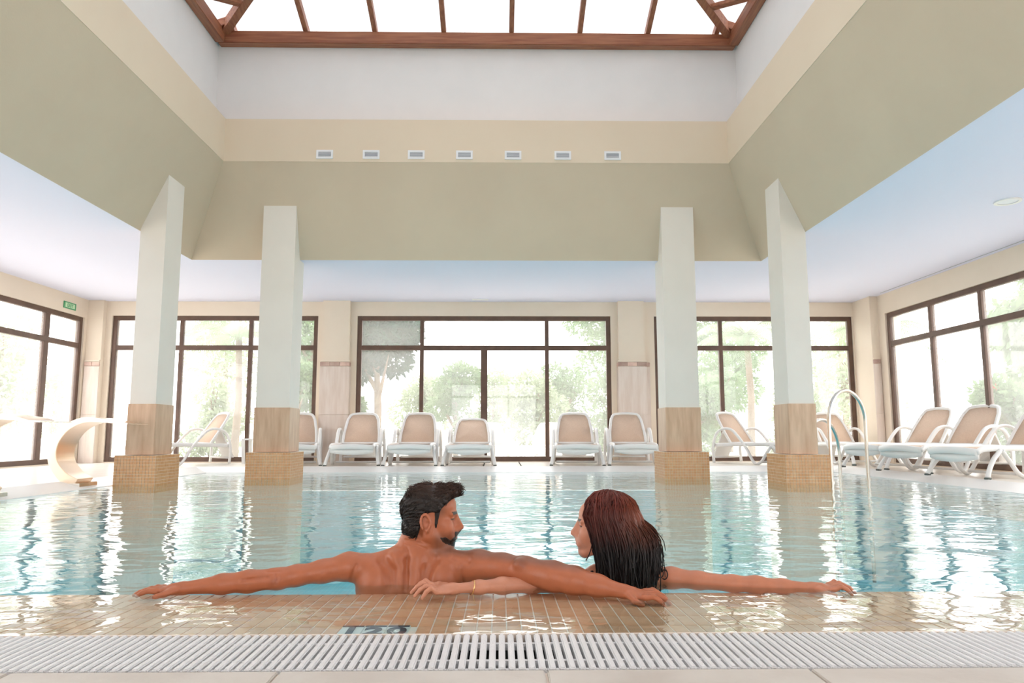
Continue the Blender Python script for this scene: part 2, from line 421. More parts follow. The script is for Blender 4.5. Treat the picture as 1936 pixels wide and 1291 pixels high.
window(7, 'y', XR, 1, *RWIN[1], 2.47, (2.6, 4.0), (2.6, 4.0))
window(8, 'y', XL, -1, *LWIN[0], 2.48, (-2.2, -.8), (-2.2, -.8))
window(9, 'y', XR, 1, *RWIN[0], 2.47, (-2.2, -.9), (-2.2, -.9))
for k, (a, b) in enumerate(FW): window(10+k, 'x', YF, -1, a, b, ZW1, ((2*a+b)/3, (a+2*b)/3), ((2*a+b)/3, (a+2*b)/3))

# ------------------------------------------------------------------ ceiling with its raised well and skylight
WL, WR, WB, WF = -4.006, 3.424, 8.93, -1.9
SL, SB, ZS, ZB = .525, .42, 3.964, 4.513
TL, TR_, TB, TF = WL+SL, WR-SL, WB-SB, WF+SB
cm = MB()
cm.box(XL-WT, XR+WT, WB, DW+WT, ZC, ZC+.2); cm.box(XL-WT, XR+WT, YF-WT, WF, ZC, ZC+.2)
cm.box(XL-WT, WL, WF, WB, ZC, ZC+.2); cm.box(WR, XR+WT, WF, WB, ZC, ZC+.2)
ceiling = struct(cm.build('ceiling', m_ceiling))
lo = [Vector((WL,WF,ZC)), Vector((WR,WF,ZC)), Vector((WR,WB,ZC)), Vector((WL,WB,ZC))]
hi = [Vector((TL,TF,ZS)), Vector((TR_,TF,ZS)), Vector((TR_,TB,ZS)), Vector((TL,TB,ZS))]
for k in range(4):
    a, b, c, d = lo[k], lo[(k+1)%4], hi[(k+1)%4], hi[k]
    n = (b-a).cross(d-a).normalized()
    if n.dot(Vector((-.29,3.5,2))-a) > 0: n = -n
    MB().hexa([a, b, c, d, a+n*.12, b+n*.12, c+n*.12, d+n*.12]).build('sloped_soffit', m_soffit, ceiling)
REC = .23; ZU = 5.80
def ring(name, x0, x1, y0, y1, z0, z1, t, m, parent):
    MB().box(x0-t, x1+t, y1, y1+t, z0, z1).build(name, m, parent); MB().box(x0-t, x1+t, y0-t, y0, z0, z1).build(name, m, parent)
    MB().box(x0-t, x0, y0, y1, z0, z1).build(name, m, parent); MB().box(x1, x1+t, y0, y1, z0, z1).build(name, m, parent)
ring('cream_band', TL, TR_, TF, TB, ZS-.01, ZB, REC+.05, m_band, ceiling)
UX0, UX1, UY0, UY1 = TL-REC, TR_+REC, TF-REC, TB+REC
ring('upper_wall', UX0, UX1, UY0, UY1, ZB-.01, ZU, .15, m_upper, ceiling)

# skylight: timber plates, hips, rafters and frosted panes
sky = struct(empty('skylight'))
ZP0, ZP1 = 5.605, 5.775
MB().box(UX0+.03, UX1-.03, UY1-.12, UY1-.001, ZP0, ZP1).build('wall_plate', m_wood, sky, bevel=.008)
MB().box(UX0+.03, UX1-.03, UY0+.001, UY0+.12, ZP0, ZP1).build('wall_plate', m_wood, sky, bevel=.008)
MB().box(UX0+.001, UX0+.12, UY0+.12, UY1-.12, ZP0, ZP1).build('wall_plate', m_wood_y, sky, bevel=.008)
MB().box(UX1-.12, UX1-.001, UY0+.12, UY1-.12, ZP0, ZP1).build('wall_plate', m_wood_y, sky, bevel=.008)
CX = (UX0+UX1)/2; HW = (UX1-UX0)/2; SLOPE = .36
RZ = ZP1+.02+SLOPE*HW
def rz(inset): return ZP1+.02+SLOPE*inset
ridge_a = Vector((CX, UY1-HW, RZ)); ridge_b = Vector((CX, UY0+HW, RZ))
MB().bar(ridge_a, ridge_b, .09, .16).build('ridge_beam', m_wood_y, sky, bevel=.006)
for (cx_, cy_, rd) in ((UX0, UY1, ridge_a), (UX1, UY1, ridge_a), (UX0, UY0, ridge_b), (UX1, UY0, ridge_b)):
    MB().bar((cx_, cy_, ZP1-.03), rd, .10, .15).build('hip_rafter', m_wood_y, sky, bevel=.006)
RX = [-3.501, -2.548, -1.647, -.744, .148, 1.049, 1.946, 2.853]
for x in RX:
    ins = min(x-UX0, UX1-x)
    for (ye, s) in ((UY1, -1), (UY0, 1)):
        MB().bar((x, ye+s*.02, rz(.02)-.01), (x, ye+s*ins, rz(ins)-.01), .062, .10).build('rafter', m_wood_y, sky, bevel=.005)
ys = [UY1-.2-k*.9 for k in range(12)]
for y in ys:
    ins = min(UY1-y, y-UY0, HW)
    if ins < .1: continue
    for (xe, s) in ((UX0, 1), (UX1, -1)):
        MB().bar((xe+s*.02, y, rz(.02)-.01), (xe+s*ins, y, rz(ins)-.01), .062, .10).build('rafter', m_wood, sky, bevel=.005)
# panes lie on the rafters: one per bay of the four slopes
def pane(p):
    MB().hexa([Vector(q)+Vector((0,0,.05)) for q in p]+[Vector(q)+Vector((0,0,.062)) for q in p]).build('pane', m_sky_glass, sky)
xs = [UX0]+RX+[UX1]
for a, b in zip(xs[:-1], xs[1:]):
    ia, ib = min(a-UX0, UX1-a), min(b-UX0, UX1-b)
    for (ye, s) in ((UY1, -1), (UY0, 1)):
        pts = [(a, ye, rz(0)), (b, ye, rz(0)), (b, ye+s*ib, rz(ib)), (a, ye+s*ia, rz(ia))]
        pane(pts)
yy = [UY1]+[y for y in ys if y > UY0]+[UY0]
for a, b in zip(yy[:-1], yy[1:]):
    ia, ib = min(UY1-a, a-UY0, HW), min(UY1-b, b-UY0, HW)
    for (xe, s) in ((UX0, 1), (UX1, -1)):
        pane([(xe, a, rz(0)), (xe, b, rz(0)), (xe+s*ib, b, rz(ib)), (xe+s*ia, a, rz(ia))])
# timber braces in the two far corners
for (cx_, s) in ((UX0, 1), (UX1, -1)):
    MB().bar((cx_+s*.10, UY1-.80, ZP1+.06), (cx_+s*.47, UY1-.50, ZP1+.12), .09, .05).build('corner_brace', m_wood, sky, bevel=.004)
    MB().bar((cx_+s*.11, UY1-1.02, ZP1+.10), (cx_+s*.92, UY1-.96, ZP1+.30), .13, .03).build('corner_plank', m_wood, sky, bevel=.004)

# ------------------------------------------------------------------ columns
def slope_z_side(x): return ZC+(ZS-ZC)*((x-WL) if x < 0 else (WR-x))/SL
def slope_z_back(y): return ZC+(ZS-ZC)*(WB-y)/SB
def column(x0, x1, y0, y1, p0, p1, q0, q1, side, label):
    cx_, cy_ = (x0+x1)/2, (y0+y1)/2
    root = tag(empty('column', (cx_, cy_, 0)), label, 'column', 'columns standing in the pool')
    f = (lambda x, y: slope_z_side(x)) if side else (lambda x, y: slope_z_back(y) if y < WB else ZC)
    g = lambda x, y: max(ZC, f(x, y))-.001
    X0, X1, Y0, Y1 = x0-cx_, x1-cx_, y0-cy_, y1-cy_
    if side:
        MB().hexa([(X0,Y0,.86),(X1,Y0,.86),(X1,Y1,.86),(X0,Y1,.86),(X0,Y0,g(x0,y0)),(X1,Y0,g(x1,y0)),(X1,Y1,g(x1,y1)),(X0,Y1,g(x0,y1))]).build('shaft', m_column, root)
    else:
        MB().hexa([(X0,Y0,.86),(X1,Y0,.86),(X1,WB-cy_,.86),(X0,WB-cy_,.86),(X0,Y0,g(x0,y0)),(X1,Y0,g(x1,y0)),(X1,WB-cy_,ZC),(X0,WB-cy_,ZC)]).box(X0, X1, WB-cy_, Y1, .86, ZC).build('shaft', m_column, root)
    zt = .868; z0 = .325; e = .012
    MB().box(X0-e, X1+e, Y0-e, Y0, z0, zt).build('stone_panel', m_trav, root, bevel=.002); MB().box(X0-e, X1+e, Y1, Y1+e, z0, zt).build('stone_panel', m_trav, root, bevel=.002)
    MB().box(X0-e, X0, Y0, Y1, z0, zt).build('stone_panel', m_trav, root, bevel=.002); MB().box(X1, X1+e, Y0, Y1, z0, zt).build('stone_panel', m_trav, root, bevel=.002)
    MB().box(X0, X1, Y0, Y1, z0, .86).build('core', m_grout, root)
    P0, P1, Q0, Q1 = p0-cx_, p1-cx_, q0-cy_, q1-cy_
    pl = MB().box(P0, P1, Q0, Q1, -1.25, .32).build('plinth', m_grout, root)
    t = .033; mb = MB()
    def face(u0, u1, axis, pos, s):
        n = max(1, round((u1-u0)/t)); w = (u1-u0)/n; m_ = 12
        for i in range(n):
            for k in range(m_):
                a, b = u0+i*w+.0018, u0+(i+1)*w-.0018; za = .32-(k+1)*t+.0018; zb = .32-k*t-.0018
                c0, c1 = sorted((pos, pos+s*.003))
                if axis == 'x': mb.box(a, b, c0, c1, za, zb)
                else: mb.box(c0, c1, a, b, za, zb)
    face(P0, P1, 'x', Q0, -1); face(P0, P1, 'x', Q1, 1); face(Q0, Q1, 'y', P0, -1); face(Q0, Q1, 'y', P1, 1)
    ms = mb.build('mosaic_tiles', m_mosaic, pl); ms['kind'] = 'stuff'
    return root
column(-3.995, -3.717, 7.616, 8.006, -4.085, -3.65, 7.55, 8.10, True, 'pale square column with stone base, furthest left of the four pool columns')
column(3.144, 3.422, 7.586, 7.976, 3.06, 3.531, 7.53, 8.06, True, 'pale square column with stone base beside the chrome handrails')
column(-3.018, -2.603, 8.697, 9.11, -3.085, -2.541, 8.62, 9.17, False, 'pale square column with stone base, second from the left, nearer the back wall')
column(2.0675, 2.4826, 8.697, 9.11, 2.01, 2.56, 8.62, 9.17, False, 'pale square column with stone base, third from the left, nearer the back wall')

# ------------------------------------------------------------------ fittings
vent_desc = ['leftmost of the seven', 'second from left of the seven', 'third from left of the seven', 'middle of the seven', 'fifth from left of the seven', 'sixth from left of the seven', 'rightmost of the seven']
vent0 = None
for k, x in enumerate((-2.216, -1.63, -1.062, -.454, .162, .793, 1.426)):
    if vent0 is None:
        v = empty('air_vent'); w, h_ = .21, .112
        MB().box(-w/2, w/2, -.012, 0, -h_/2, -h_/2+.024).box(-w/2, w/2, -.012, 0, h_/2-.024, h_/2).box(-w/2, -w/2+.024, -.012, 0, -h_/2+.024, h_/2-.024).box(w/2-.024, w/2, -.012, 0, -h_/2+.024, h_/2-.024).build('frame', m_vent, v)
        MB().box(-w/2+.024, w/2-.024, -.002, 0, -h_/2+.024, h_/2-.024).build('backing', m_ventdark, v)
        for q in range(4):
            z = -.024+q*.016
            MB().hexa([(-.081,-.010,z-.004),(.081,-.010,z-.004),(.081,-.002,z+.003),(-.081,-.002,z+.003),(-.081,-.010,z-.002),(.081,-.010,z-.002),(.081,-.002,z+.005),(-.081,-.002,z+.005)]).build('louvre', m_vent, v)
        vent0 = v
    else: v = copy_tree(vent0)
    v.location = (x, TB, 4.048); v.name = 'air_vent'
    tag(v, 'white louvred air vent on the cream band, %s' % vent_desc[k], 'air vent', 'air vents above the pool')
es = tag(empty('exit_sign', (XL+.001, 11.22, 2.60)), 'green exit sign above the window at the far left corner', 'sign')
MB().box(0, .012, -.16, .16, -.055, .055).build('plate', m_green, es, bevel=.003)
MB().box(.0121, .013, -.125, .125, -.036, .036).build('pale_panel', mat('sign_pale_green', (.55,.80,.52), .5), es)
text_mesh('EXIT', .075, m_green, 'lettering', es, (.0135, 0, -.026), rot=(PI/2, 0, PI/2))
for k, (y, lab) in enumerate(((7.05, 'right'), )):
    MB().box(XR-.10, XR-.085, 6.2, 11.0, ZC-.004, ZC).build('slot_diffuser', m_ventdark, ceiling)
MB().box(-.47, -.20, 11.55, 11.66, ZC-.008, ZC).build('ceiling_vent', m_vent, ceiling, bevel=.002)
dl = tag(empty('downlight', (4.94, 6.52, ZC)), 'round recessed white downlight in the ceiling at right', 'downlight')
def disc(r0, r1, z0, z1, n=32):
    mb = MB(); vs_ = []; fs_ = []
    for k in range(n):
        a = 2*PI*k/n; c, s = math.cos(a), math.sin(a)
        vs_ += [(r0*c, r0*s, z0), (r1*c, r1*s, z0), (r1*c, r1*s, z1), (r0*c, r0*s, z1)]
    for k in range(n):
        i, j = 4*k, 4*((k+1) % n)
        fs_ += [(i,i+1,j+1,j), (i+1,i+2,j+2,j+1), (i+2,i+3,j+3,j+2), (i+3,i,j,j+3)]
    return mb.add(vs_, fs_)
disc(.085, .115, -.012, 0).build('trim_ring', m_white, dl)
disc(.001, .084, -.004, -.001).build('lens', m_vent, dl)

# swan-neck water spouts
def spout(x, y, s, label):
    root = tag(empty('water_spout', (x, y, .045)), label, 'water spout', 'water spouts on the left deck')
    path = catmull([(0.0,0,0), (-.12,0,.08), (-.215,0,.22), (-.205,0,.38), (-.10,0,.53), (.06,0,.605), (.24,0,.60), (.40,0,.575)], 7)
    n = len(path); mb = MB(); vs_ = []
    for i, p in enumerate(path):
        t = (path[min(i+1,n-1)]-path[max(i-1,0)]).normalized(); nn = Vector((-t.z, 0, t.x)); u = i/(n-1)
        w = .13+.05*u; th = .050*(1-u)**.7+.004
        for (a, b) in ((-1,-1),(1,-1),(1,1),(-1,1)): vs_.append((p+nn*(th*b)+Vector((0,w*a,0)))*s)
    fs_ = [(4*i+k, 4*i+(k+1)%4, 4*i+4+(k+1)%4, 4*i+4+k) for i in range(n-1) for k in range(4)]+[(0,1,2,3), tuple(4*(n-1)+k for k in (3,2,1,0))]
    mb.add(vs_, fs_).build('curved_body', m_spout_steel, root, smooth=False, bevel=.006)
    lip = path[-1]*s
    MB().hexa([(lip.x-.01,-.18*s,lip.z-.006),(lip.x+.10*s,-.20*s,lip.z-.012),(lip.x+.10*s,.20*s,lip.z-.012),(lip.x-.01,.18*s,lip.z-.006),(lip.x-.01,-.18*s,lip.z+.006),(lip.x+.10*s,-.20*s,lip.z),(lip.x+.10*s,.20*s,lip.z),(lip.x-.01,.18*s,lip.z+.006)]).build('spout_lip', m_steel, root)
    MB().box(-.09*s, .06*s, -.15*s, .15*s, -.045, .010).build('base_plate', m_steel, root, bevel=.004)
    return root
spout(-4.27, 7.32, 1.06, 'curved steel water spout on the deck edge beside the leftmost column')
spout(-4.27, 5.98, 1.06, 'curved steel water spout cut by the left edge of the picture')

# chrome handrails in the water
def handrail(a, b, top, label, r=.021):
    a = Vector(a); b = Vector(b); root = tag(empty('pool_handrail', (a.x, a.y, 0)), label, 'handrail', 'pool handrails')
    d = b-a; L_ = d.length; R = L_/2; mid = (a+b)/2
    pts = [Vector((a.x, a.y, -1.2)), Vector((a.x, a.y, 0)), Vector((a.x, a.y, top-R*.8))]
    for k in range(1, 16):
        t = PI*k/16; p = mid-d/2*math.cos(t); pts.append(Vector((p.x, p.y, top-R*.8+R*.8*math.sin(t))))
    pts += [Vector((b.x, b.y, top-R*.8)), Vector((b.x, b.y, 0)), Vector((b.x, b.y, -1.2))]
    pts = [p-Vector((a.x, a.y, 0)) for p in pts]
    MB().sweep(pts, r, n=14, upv=(d.y, -d.x, .1)).build('tube', m_steel, root, smooth=True)
    for q in (a, b):
        o = disc(.022, .035, -.02, .0).build('collar', m_steel, root); o.location = (q.x-a.x, q.y-a.y, .012)
    return root
handrail((3.72, 7.9, 0), (4.42, 8.45, 0), 1.045, 'taller nearer chrome handrail arching out of the water by the right column')
handrail((3.62, 8.3, 0), (4.35, 9.0, 0), .715, 'shorter chrome handrail arching behind the taller one')

# ------------------------------------------------------------------ sun loungers
def make_lounger(raise_deg=58):
    root = empty('sun_lounger'); W = .31
    HY, HZ = 1.02, .30
    # seat rails and cross bars
    for s in (-1, 1):
        MB().sweep(catmull([(s*W, .0, .27), (s*W, .12, .305), (s*W, .6, .31), (s*W, 1.05, .30), (s*W, 1.30, .29)], 5), .022, .030, n=10).build('side_rail', m_white, root, smooth=True)
    MB().sweep(catmull([(-W, .0, .27), (-W*.5, -.035, .285), (0, -.045, .29), (W*.5, -.035, .285), (W, .0, .27)], 5), .022, .038, n=10).build('foot_rail', m_white, root, smooth=True)
    # skirt under the foot end, sagging in the middle
    n = 14; vs_ = []; fs_ = []
    for i in range(n+1):
        u = -1+2*i/n; z1 = .27; z0 = .20-.035*(1-u*u)
        for y in (-.03+.03*u*u, .0+.03*u*u): vs_ += [(u*W, y, z0), (u*W, y, z1)]
    for i in range(n):
        a = 4*i; b = a+4
        fs_ += [(a,b,b+1,a+1), (a+2,a+3,b+3,b+2), (a,a+2,b+2,b), (a+1,b+1,b+3,a+3)]
    fs_ += [(0,1,3,2), (4*n,4*n+2,4*n+3,4*n+1)]
    MB().add(vs_, fs_).build('foot_skirt', m_white, root, smooth=True)
    # seat sling
    vs_ = []; fs_ = []; nx, ny = 8, 12
    for t in (0, 1):
        for i in range(nx+1):
            for j in range(ny+1):
                u = -1+2*i/nx; v = j/ny
                vs_.append((u*(W-.01), .0+v*1.04, .312-.022*(1-u*u)-.012*t))
    st = (nx+1)*(ny+1)
    for i in range(nx):
        for j in range(ny):
            a = i*(ny+1)+j; q = (a, a+1, a+ny+2, a+ny+1); fs_ += [q, tuple(st+k for k in reversed(q))]
    for i in range(nx):
        for j in (0, ny):
            a = i*(ny+1)+j; b = a+ny+1; fs_.append((a, b, b+st, a+st))
    for j in range(ny):
        for i in (0, nx):
            a = i*(ny+1)+j; b = a+1; fs_.append((a, b, b+st, a+st))
    MB().add(vs_, fs_).build('seat_sling', m_sling, root, smooth=True)
    # backrest: rounded frame with a sling panel
    a = math.radians(raise_deg); dy, dz = math.cos(a), math.sin(a)
    def bp(u, v, off=0.0): return Vector((u, HY+v*dy-off*dz, HZ+.02+v*dz+off*dy))
    L_ = .575; w0, w1, rc = .285, .235, .09
    prof = [(-w0, 0), (-w0+.006, .2), (-w1-.012, .45), (-w1, L_-rc), (-w1+.03, L_-.025), (-w1+rc, L_), (0, L_+.012), (w1-rc, L_), (w1-.03, L_-.025), (w1, L_-rc), (w1+.012, .45), (w0-.006, .2), (w0, 0)]
    fr = catmull([bp(*p) for p in prof], 4)
    MB().sweep(fr, .024, .020, n=10, upv=(0, -dz, dy)).build('backrest_frame', m_white, root, smooth=True)
    MB().sweep([bp(-w0, .0), bp(w0, .0)], .022, n=10).build('hinge_bar', m_white, root, smooth=True)
    pr = [(u*.95, v*.975+.012) for (u, v) in prof]; mb = MB()
    pts = catmull([Vector((u, v, 0)) for u, v in pr], 3)
    N_ = len(pts); f_ = [bp(p.x, p.y, .004) for p in pts]; k_ = [bp(p.x, p.y, -.008) for p in pts]
    cf = bp(0, .33, -.010); ck = bp(0, .33, -.022)
    mb.add(f_+k_+[cf, ck], [(i, (i+1) % N_, 2*N_) for i in range(N_)]+[(N_+(i+1) % N_, N_+i, 2*N_+1) for i in range(N_)]+[(i, N_+i, N_+(i+1) % N_, (i+1) % N_) for i in range(N_)])
    mb.build('backrest_sling', m_sling, root, smooth=True)
    MB().bar((0, HY+.30*dy+.02, HZ+.30*dz), (0, HY+.42, .10), .40, .02, upv=(0,1,0)).build('back_prop', m_white, root, bevel=.006)
    # side bands: arm arch running down into V-shaped legs
    for s in (-1, 1):
        x = s*(W+.032)
        arm = catmull([(x+s*.012, 1.30, .012), (x+s*.01, 1.31, .25), (x, 1.25, .46), (x, 1.12, .545), (x, .96, .53), (x, .82, .40), (x, .70, .24), (x+s*.012, .60, .08), (x+s*.015, .53, .018), (x+s*.01, .44, .06), (x, .36, .18), (x, .27, .29)], 6)
        MB().sweep(arm, .020, .027, n=10, upv=(1,0,0)).build('arm_band', m_white, root, smooth=True)
        leg = catmull([(x-s*.01, .27, .29), (x+s*.005, .16, .20), (x+s*.03, .07, .09), (x+s*.045, .03, .018)], 5)
        MB().sweep(leg, .022, .026, n=10, upv=(1,0,0)).build('front_leg', m_white, root, smooth=True)
        MB().box(x+s*.045-.025, x+s*.045+.025, .005, .055, 0, .02).build('rubber_foot', m_dark, root, bevel=.004)
    MB().sweep([(-W, .5, .045), (W, .5, .045)], .016, n=8).build('leg_stretcher', m_white, root, smooth=True)
    MB().sweep([(-W, 1.30, .10), (W, 1.30, .10)], .016, n=8).build('rear_stretcher', m_white, root, smooth=True)
    return root
L0 = make_lounger(56); L1 = make_lounger(42)
def lounger(x, y, rz, label, proto=L0, s=1.0, z=ZD, used=set()):
    o = copy_tree(proto) if proto.name in used else proto
    used.add(proto.name)
    o.location = (x, y, z+.001); o.rotation_euler = (0, 0, rz); o.scale = (s, s, s)
    tag(o, label, 'sun lounger', 'white sun loungers around the pool'); return o
YL = 10.36
lounger(-2.17, YL, .07, 'white sun lounger with beige sling, first left of the middle window')
lounger(-1.33, YL, .0, 'white sun lounger with beige sling, second from left at the middle window')
lounger(-.46, YL, .0, 'white sun lounger with its back set lower, left of the thick central mullion', L1)
lounger(1.14, YL, -.07, 'white sun lounger in front of the right side of the middle window')
lounger(2.00, YL, -.07, 'white sun lounger before the right stone pilaster')
lounger(-5.42, 10.50, -.78, 'white sun lounger turned sideways between the two left columns')
lounger(-3.02, YL, .22, 'white sun lounger mostly hidden behind the second column from the left')
lounger(4.45, 10.36, .62, 'white sun lounger turned sideways between the two right columns')
lounger(5.62, 10.40, .12, 'white sun lounger seen through the chrome handrails')
lounger(4.92, 9.55, -1.32, 'white sun lounger farthest along the right window wall', s=1.02)
lounger(4.92, 8.62, -1.32, 'white sun lounger second along the right window wall', s=1.02)
lounger(4.92, 7.62, -1.38, 'white sun lounger cut by the right edge of the picture', s=1.02)
ZG = -.04
lounger(-.15, 14.0, .05, 'pale sun lounger out in the garden right of the central mullion', z=ZG)
lounger(.62, 14.0, -.35, 'pale sun lounger out in the garden before the right hand lower pane', z=ZG)
lounger(-1.28, 13.6, .15, 'pale sun lounger out in the garden behind the loungers left of the mullion', z=ZG)
# low side tables
def side_table(x, y, label):
    r = tag(empty('side_table', (x, y, ZD)), label, 'side table')
    MB().box(-.2, .2, -.2, .2, .375, .40).build('table_top', m_white, r, bevel=.012)
    for sx in (-1, 1):
        for sy in (-1, 1):
            MB().hexa([(sx*.155-.02,sy*.155-.02,0),(sx*.155+.02,sy*.155-.02,0),(sx*.155+.02,sy*.155+.02,0),(sx*.155-.02,sy*.155+.02,0),(sx*.17-.022,sy*.17-.022,.375),(sx*.17+.022,sy*.17-.022,.375),(sx*.17+.022,sy*.17+.022,.375),(sx*.17-.022,sy*.17+.022,.375)]).build('leg', m_white, r)
    return r
side_table(-3.92, 11.45, 'low white side table between the sideways lounger and the second column')

# ------------------------------------------------------------------ garden outside
g = MB(); g.box(-40, 40, DW+WT, 60, ZG-.2, ZG); g.box(-40, XL-WT, -20, DW+WT, ZG-.2, ZG); g.box(XR+WT, 40, -20, DW+WT, ZG-.2, ZG); g.box(XL-WT, XR+WT, -20, YF-WT, ZG-.2, ZG)
struct(g.build('ground', m_ground))

def leaf_mat(name, c1, c2):
    m = mat(name, c1, .5, col2=c2, scale=1.3, detail=3); nt = m.node_tree; N = nt.nodes; L = nt.links
    b = N['Principled BSDF']; out = N['Material Output']; tl = N.new('ShaderNodeBsdfTranslucent'); mx = N.new('ShaderNodeMixShader'); mx.inputs[0].default_value = .35
    tl.inputs[0].default_value = (c2[0]*1.2, c2[1]*1.3, c2[2], 1)
    b.inputs['Specular IOR Level'].default_value = .15; L.new(b.outputs[0], mx.inputs[1]); L.new(tl.outputs[0], mx.inputs[2]); L.new(mx.outputs[0], out.inputs[0]); return m
m_leafA = leaf_mat('leaf_blue_green', (.018,.055,.05), (.045,.10,.075))
m_leafB = leaf_mat('leaf_mid_green', (.13,.21,.12), (.22,.30,.18))
m_leafC = leaf_mat('leaf_pale_green', (.28,.34,.25), (.40,.44,.34))  # mid and pale greens lightened to imitate glare haze over the garden
m_bark = mat('bark', (.22,.16,.12), .9, col2=(.32,.25,.19), scale=9, stretch=(1,1,.3), bump=.4)
m_red = mat('red_petal', (.75,.06,.06), .5)

def leaves(name, m, parent, centers, size, n, droop=0.3, lobes=None, seed=1, aspect=.42):
    r = np.random.default_rng(seed); P = []
    lob = np.array(lobes)                       # x y z r
    w = lob[:,3]**2; idx = r.choice(len(lob), n, p=w/w.sum())
    d = r.normal(size=(n,3)); d /= np.linalg.norm(d, axis=1)[:,None]
    rad = lob[idx,3]*(.55+.45*r.random(n)**.5)
    c = lob[idx,:3]+d*rad[:,None]*np.array([1,1,.85])
    ax = d+r.normal(size=(n,3))*.7; ax[:,2] -= droop; ax /= np.linalg.norm(ax, axis=1)[:,None]
    sd = np.cross(ax, r.normal(size=(n,3))); sd /= np.linalg.norm(sd, axis=1)[:,None]
    s = size*(.6+.8*r.random(n))[:,None]
    nr = np.cross(ax, sd)
    V = np.stack([c, c+ax*s*.5+sd*s*aspect*.5+nr*s*.08, c+ax*s, c+ax*s*.5-sd*s*aspect*.5+nr*s*.08], 1).reshape(-1,3)
    me = bpy.data.meshes.new(name); me.vertices.add(len(V)); me.vertices.foreach_set('co', V.ravel())
    me.loops.add(len(V)); me.loops.foreach_set('vertex_index', np.arange(len(V))); me.polygons.add(n)
    me.polygons.foreach_set('loop_start', np.arange(n)*4); me.polygons.foreach_set('loop_total', np.full(n, 4)); me.update()
    me.materials.append(m); return link(name, me, parent)
def tree(x, y, h, rad, m, label, seed, name='garden_tree', trunk=True, size=.16, n=5000, low=.35, droop=.3, cat='tree', group='trees in the garden', flowers=0):
    r = np.random.default_rng(seed); root = tag(empty(name, (x, y, ZG)), label, cat, group)
    lobes = []
    for k in range(11):
        a = r.random()*2*PI; q = rad*.62*r.random()**.5; lobes.append((q*math.cos(a), q*math.sin(a), h*low+(h*(1-low)-rad*.35)*r.random()**.8, rad*(.38+.22*r.random())))
    leaves('foliage', m, root, None, size, n, droop, lobes, seed)
    mb = MB(); mb.sweep([(0,0,0), (.03,.02,h*.3), (-.03,.04,h*.6), (.0,.0,h*.85)], [.05*h**.5, .045*h**.5, .03*h**.5, .012], n=8)
    mb.build('trunk', m_bark, root, smooth=True)
    for k in range(3):
        a = r.random()*2*PI
        MB().sweep([(0,0,h*(.3+.1*k)), (rad*.3*math.cos(a), rad*.3*math.sin(a), h*(.45+.1*k)), (rad*.6*math.cos(a), rad*.6*math.sin(a), h*(.6+.08*k))], [.03*h**.5, .02*h**.5, .008], n=6).build('branch', m_bark, root, smooth=True)
    for k in range(flowers):
        l = lobes[k % len(lobes)]; a = r.random()*2*PI; mb = MB()
        p = Vector((l[0]+l[3]*.9*math.cos(a), l[1]+l[3]*.9*math.sin(a), l[2]+.1))
        for q in range(5):
            b_ = 2*PI*q/5; t = Vector((math.cos(b_), .4, math.sin(b_)))
            mb.add([p, p+t*.06+Vector((0,.0,.03)), p+t*.10, p+t*.06-Vector((.02,0,.03)), p+Vector((0,-.02,0))], [(0,1,2,3), (0,4,2)])
        mb.build('flower', m_red, root)
    return root
tree(-2.62, 14.9, 3.7, 1.0, m_leafA, 'dense dark blue-green tree at the left of the middle window', 1, size=.13, n=15000, low=.48)
tree(-5.9, 22.0, 5.2, 1.35, m_leafB, 'leafy tree behind the window between the left columns', 2)
tree(3.5, 22.0, 5.6, 1.45, m_leafB, 'pale tree at the right of the middle window', 3, n=7500, low=.30)
tree(-8.6, 22.0, 4.6, 1.35, m_leafC, 'thin pale tree behind the leftmost back window', 4, n=3000)
tree(7.2, 22.0, 4.6, 1.35, m_leafB, 'green tree behind the window between the right columns', 5, n=6000, low=.28)
tree(10.9, 22.0, 5.0, 1.4, m_leafC, 'pale tree behind the corner by the handrails', 6, n=5000, low=.3)
tree(11.2, 13.4, 4.4, 1.5, m_leafB, 'drooping green tree outside the right window wall, farther one', 7, size=.24, n=7500, droop=1.6, low=.3)
tree(11.2, 9.6, 4.4, 1.45, m_leafC, 'drooping pale tree outside the right window wall, nearer one', 8, size=.24, n=7500, droop=1.6, low=.35)
tree(-10.8, 12.0, 2.9, 1.2, m_leafC, 'pale bush outside the left window wall', 9, n=4000, low=.15)
tree(-11.5, 16.2, 3.6, 1.4, m_leafC, 'pale tree seen slantwise beyond the left corner', 10, n=4000, low=.2)
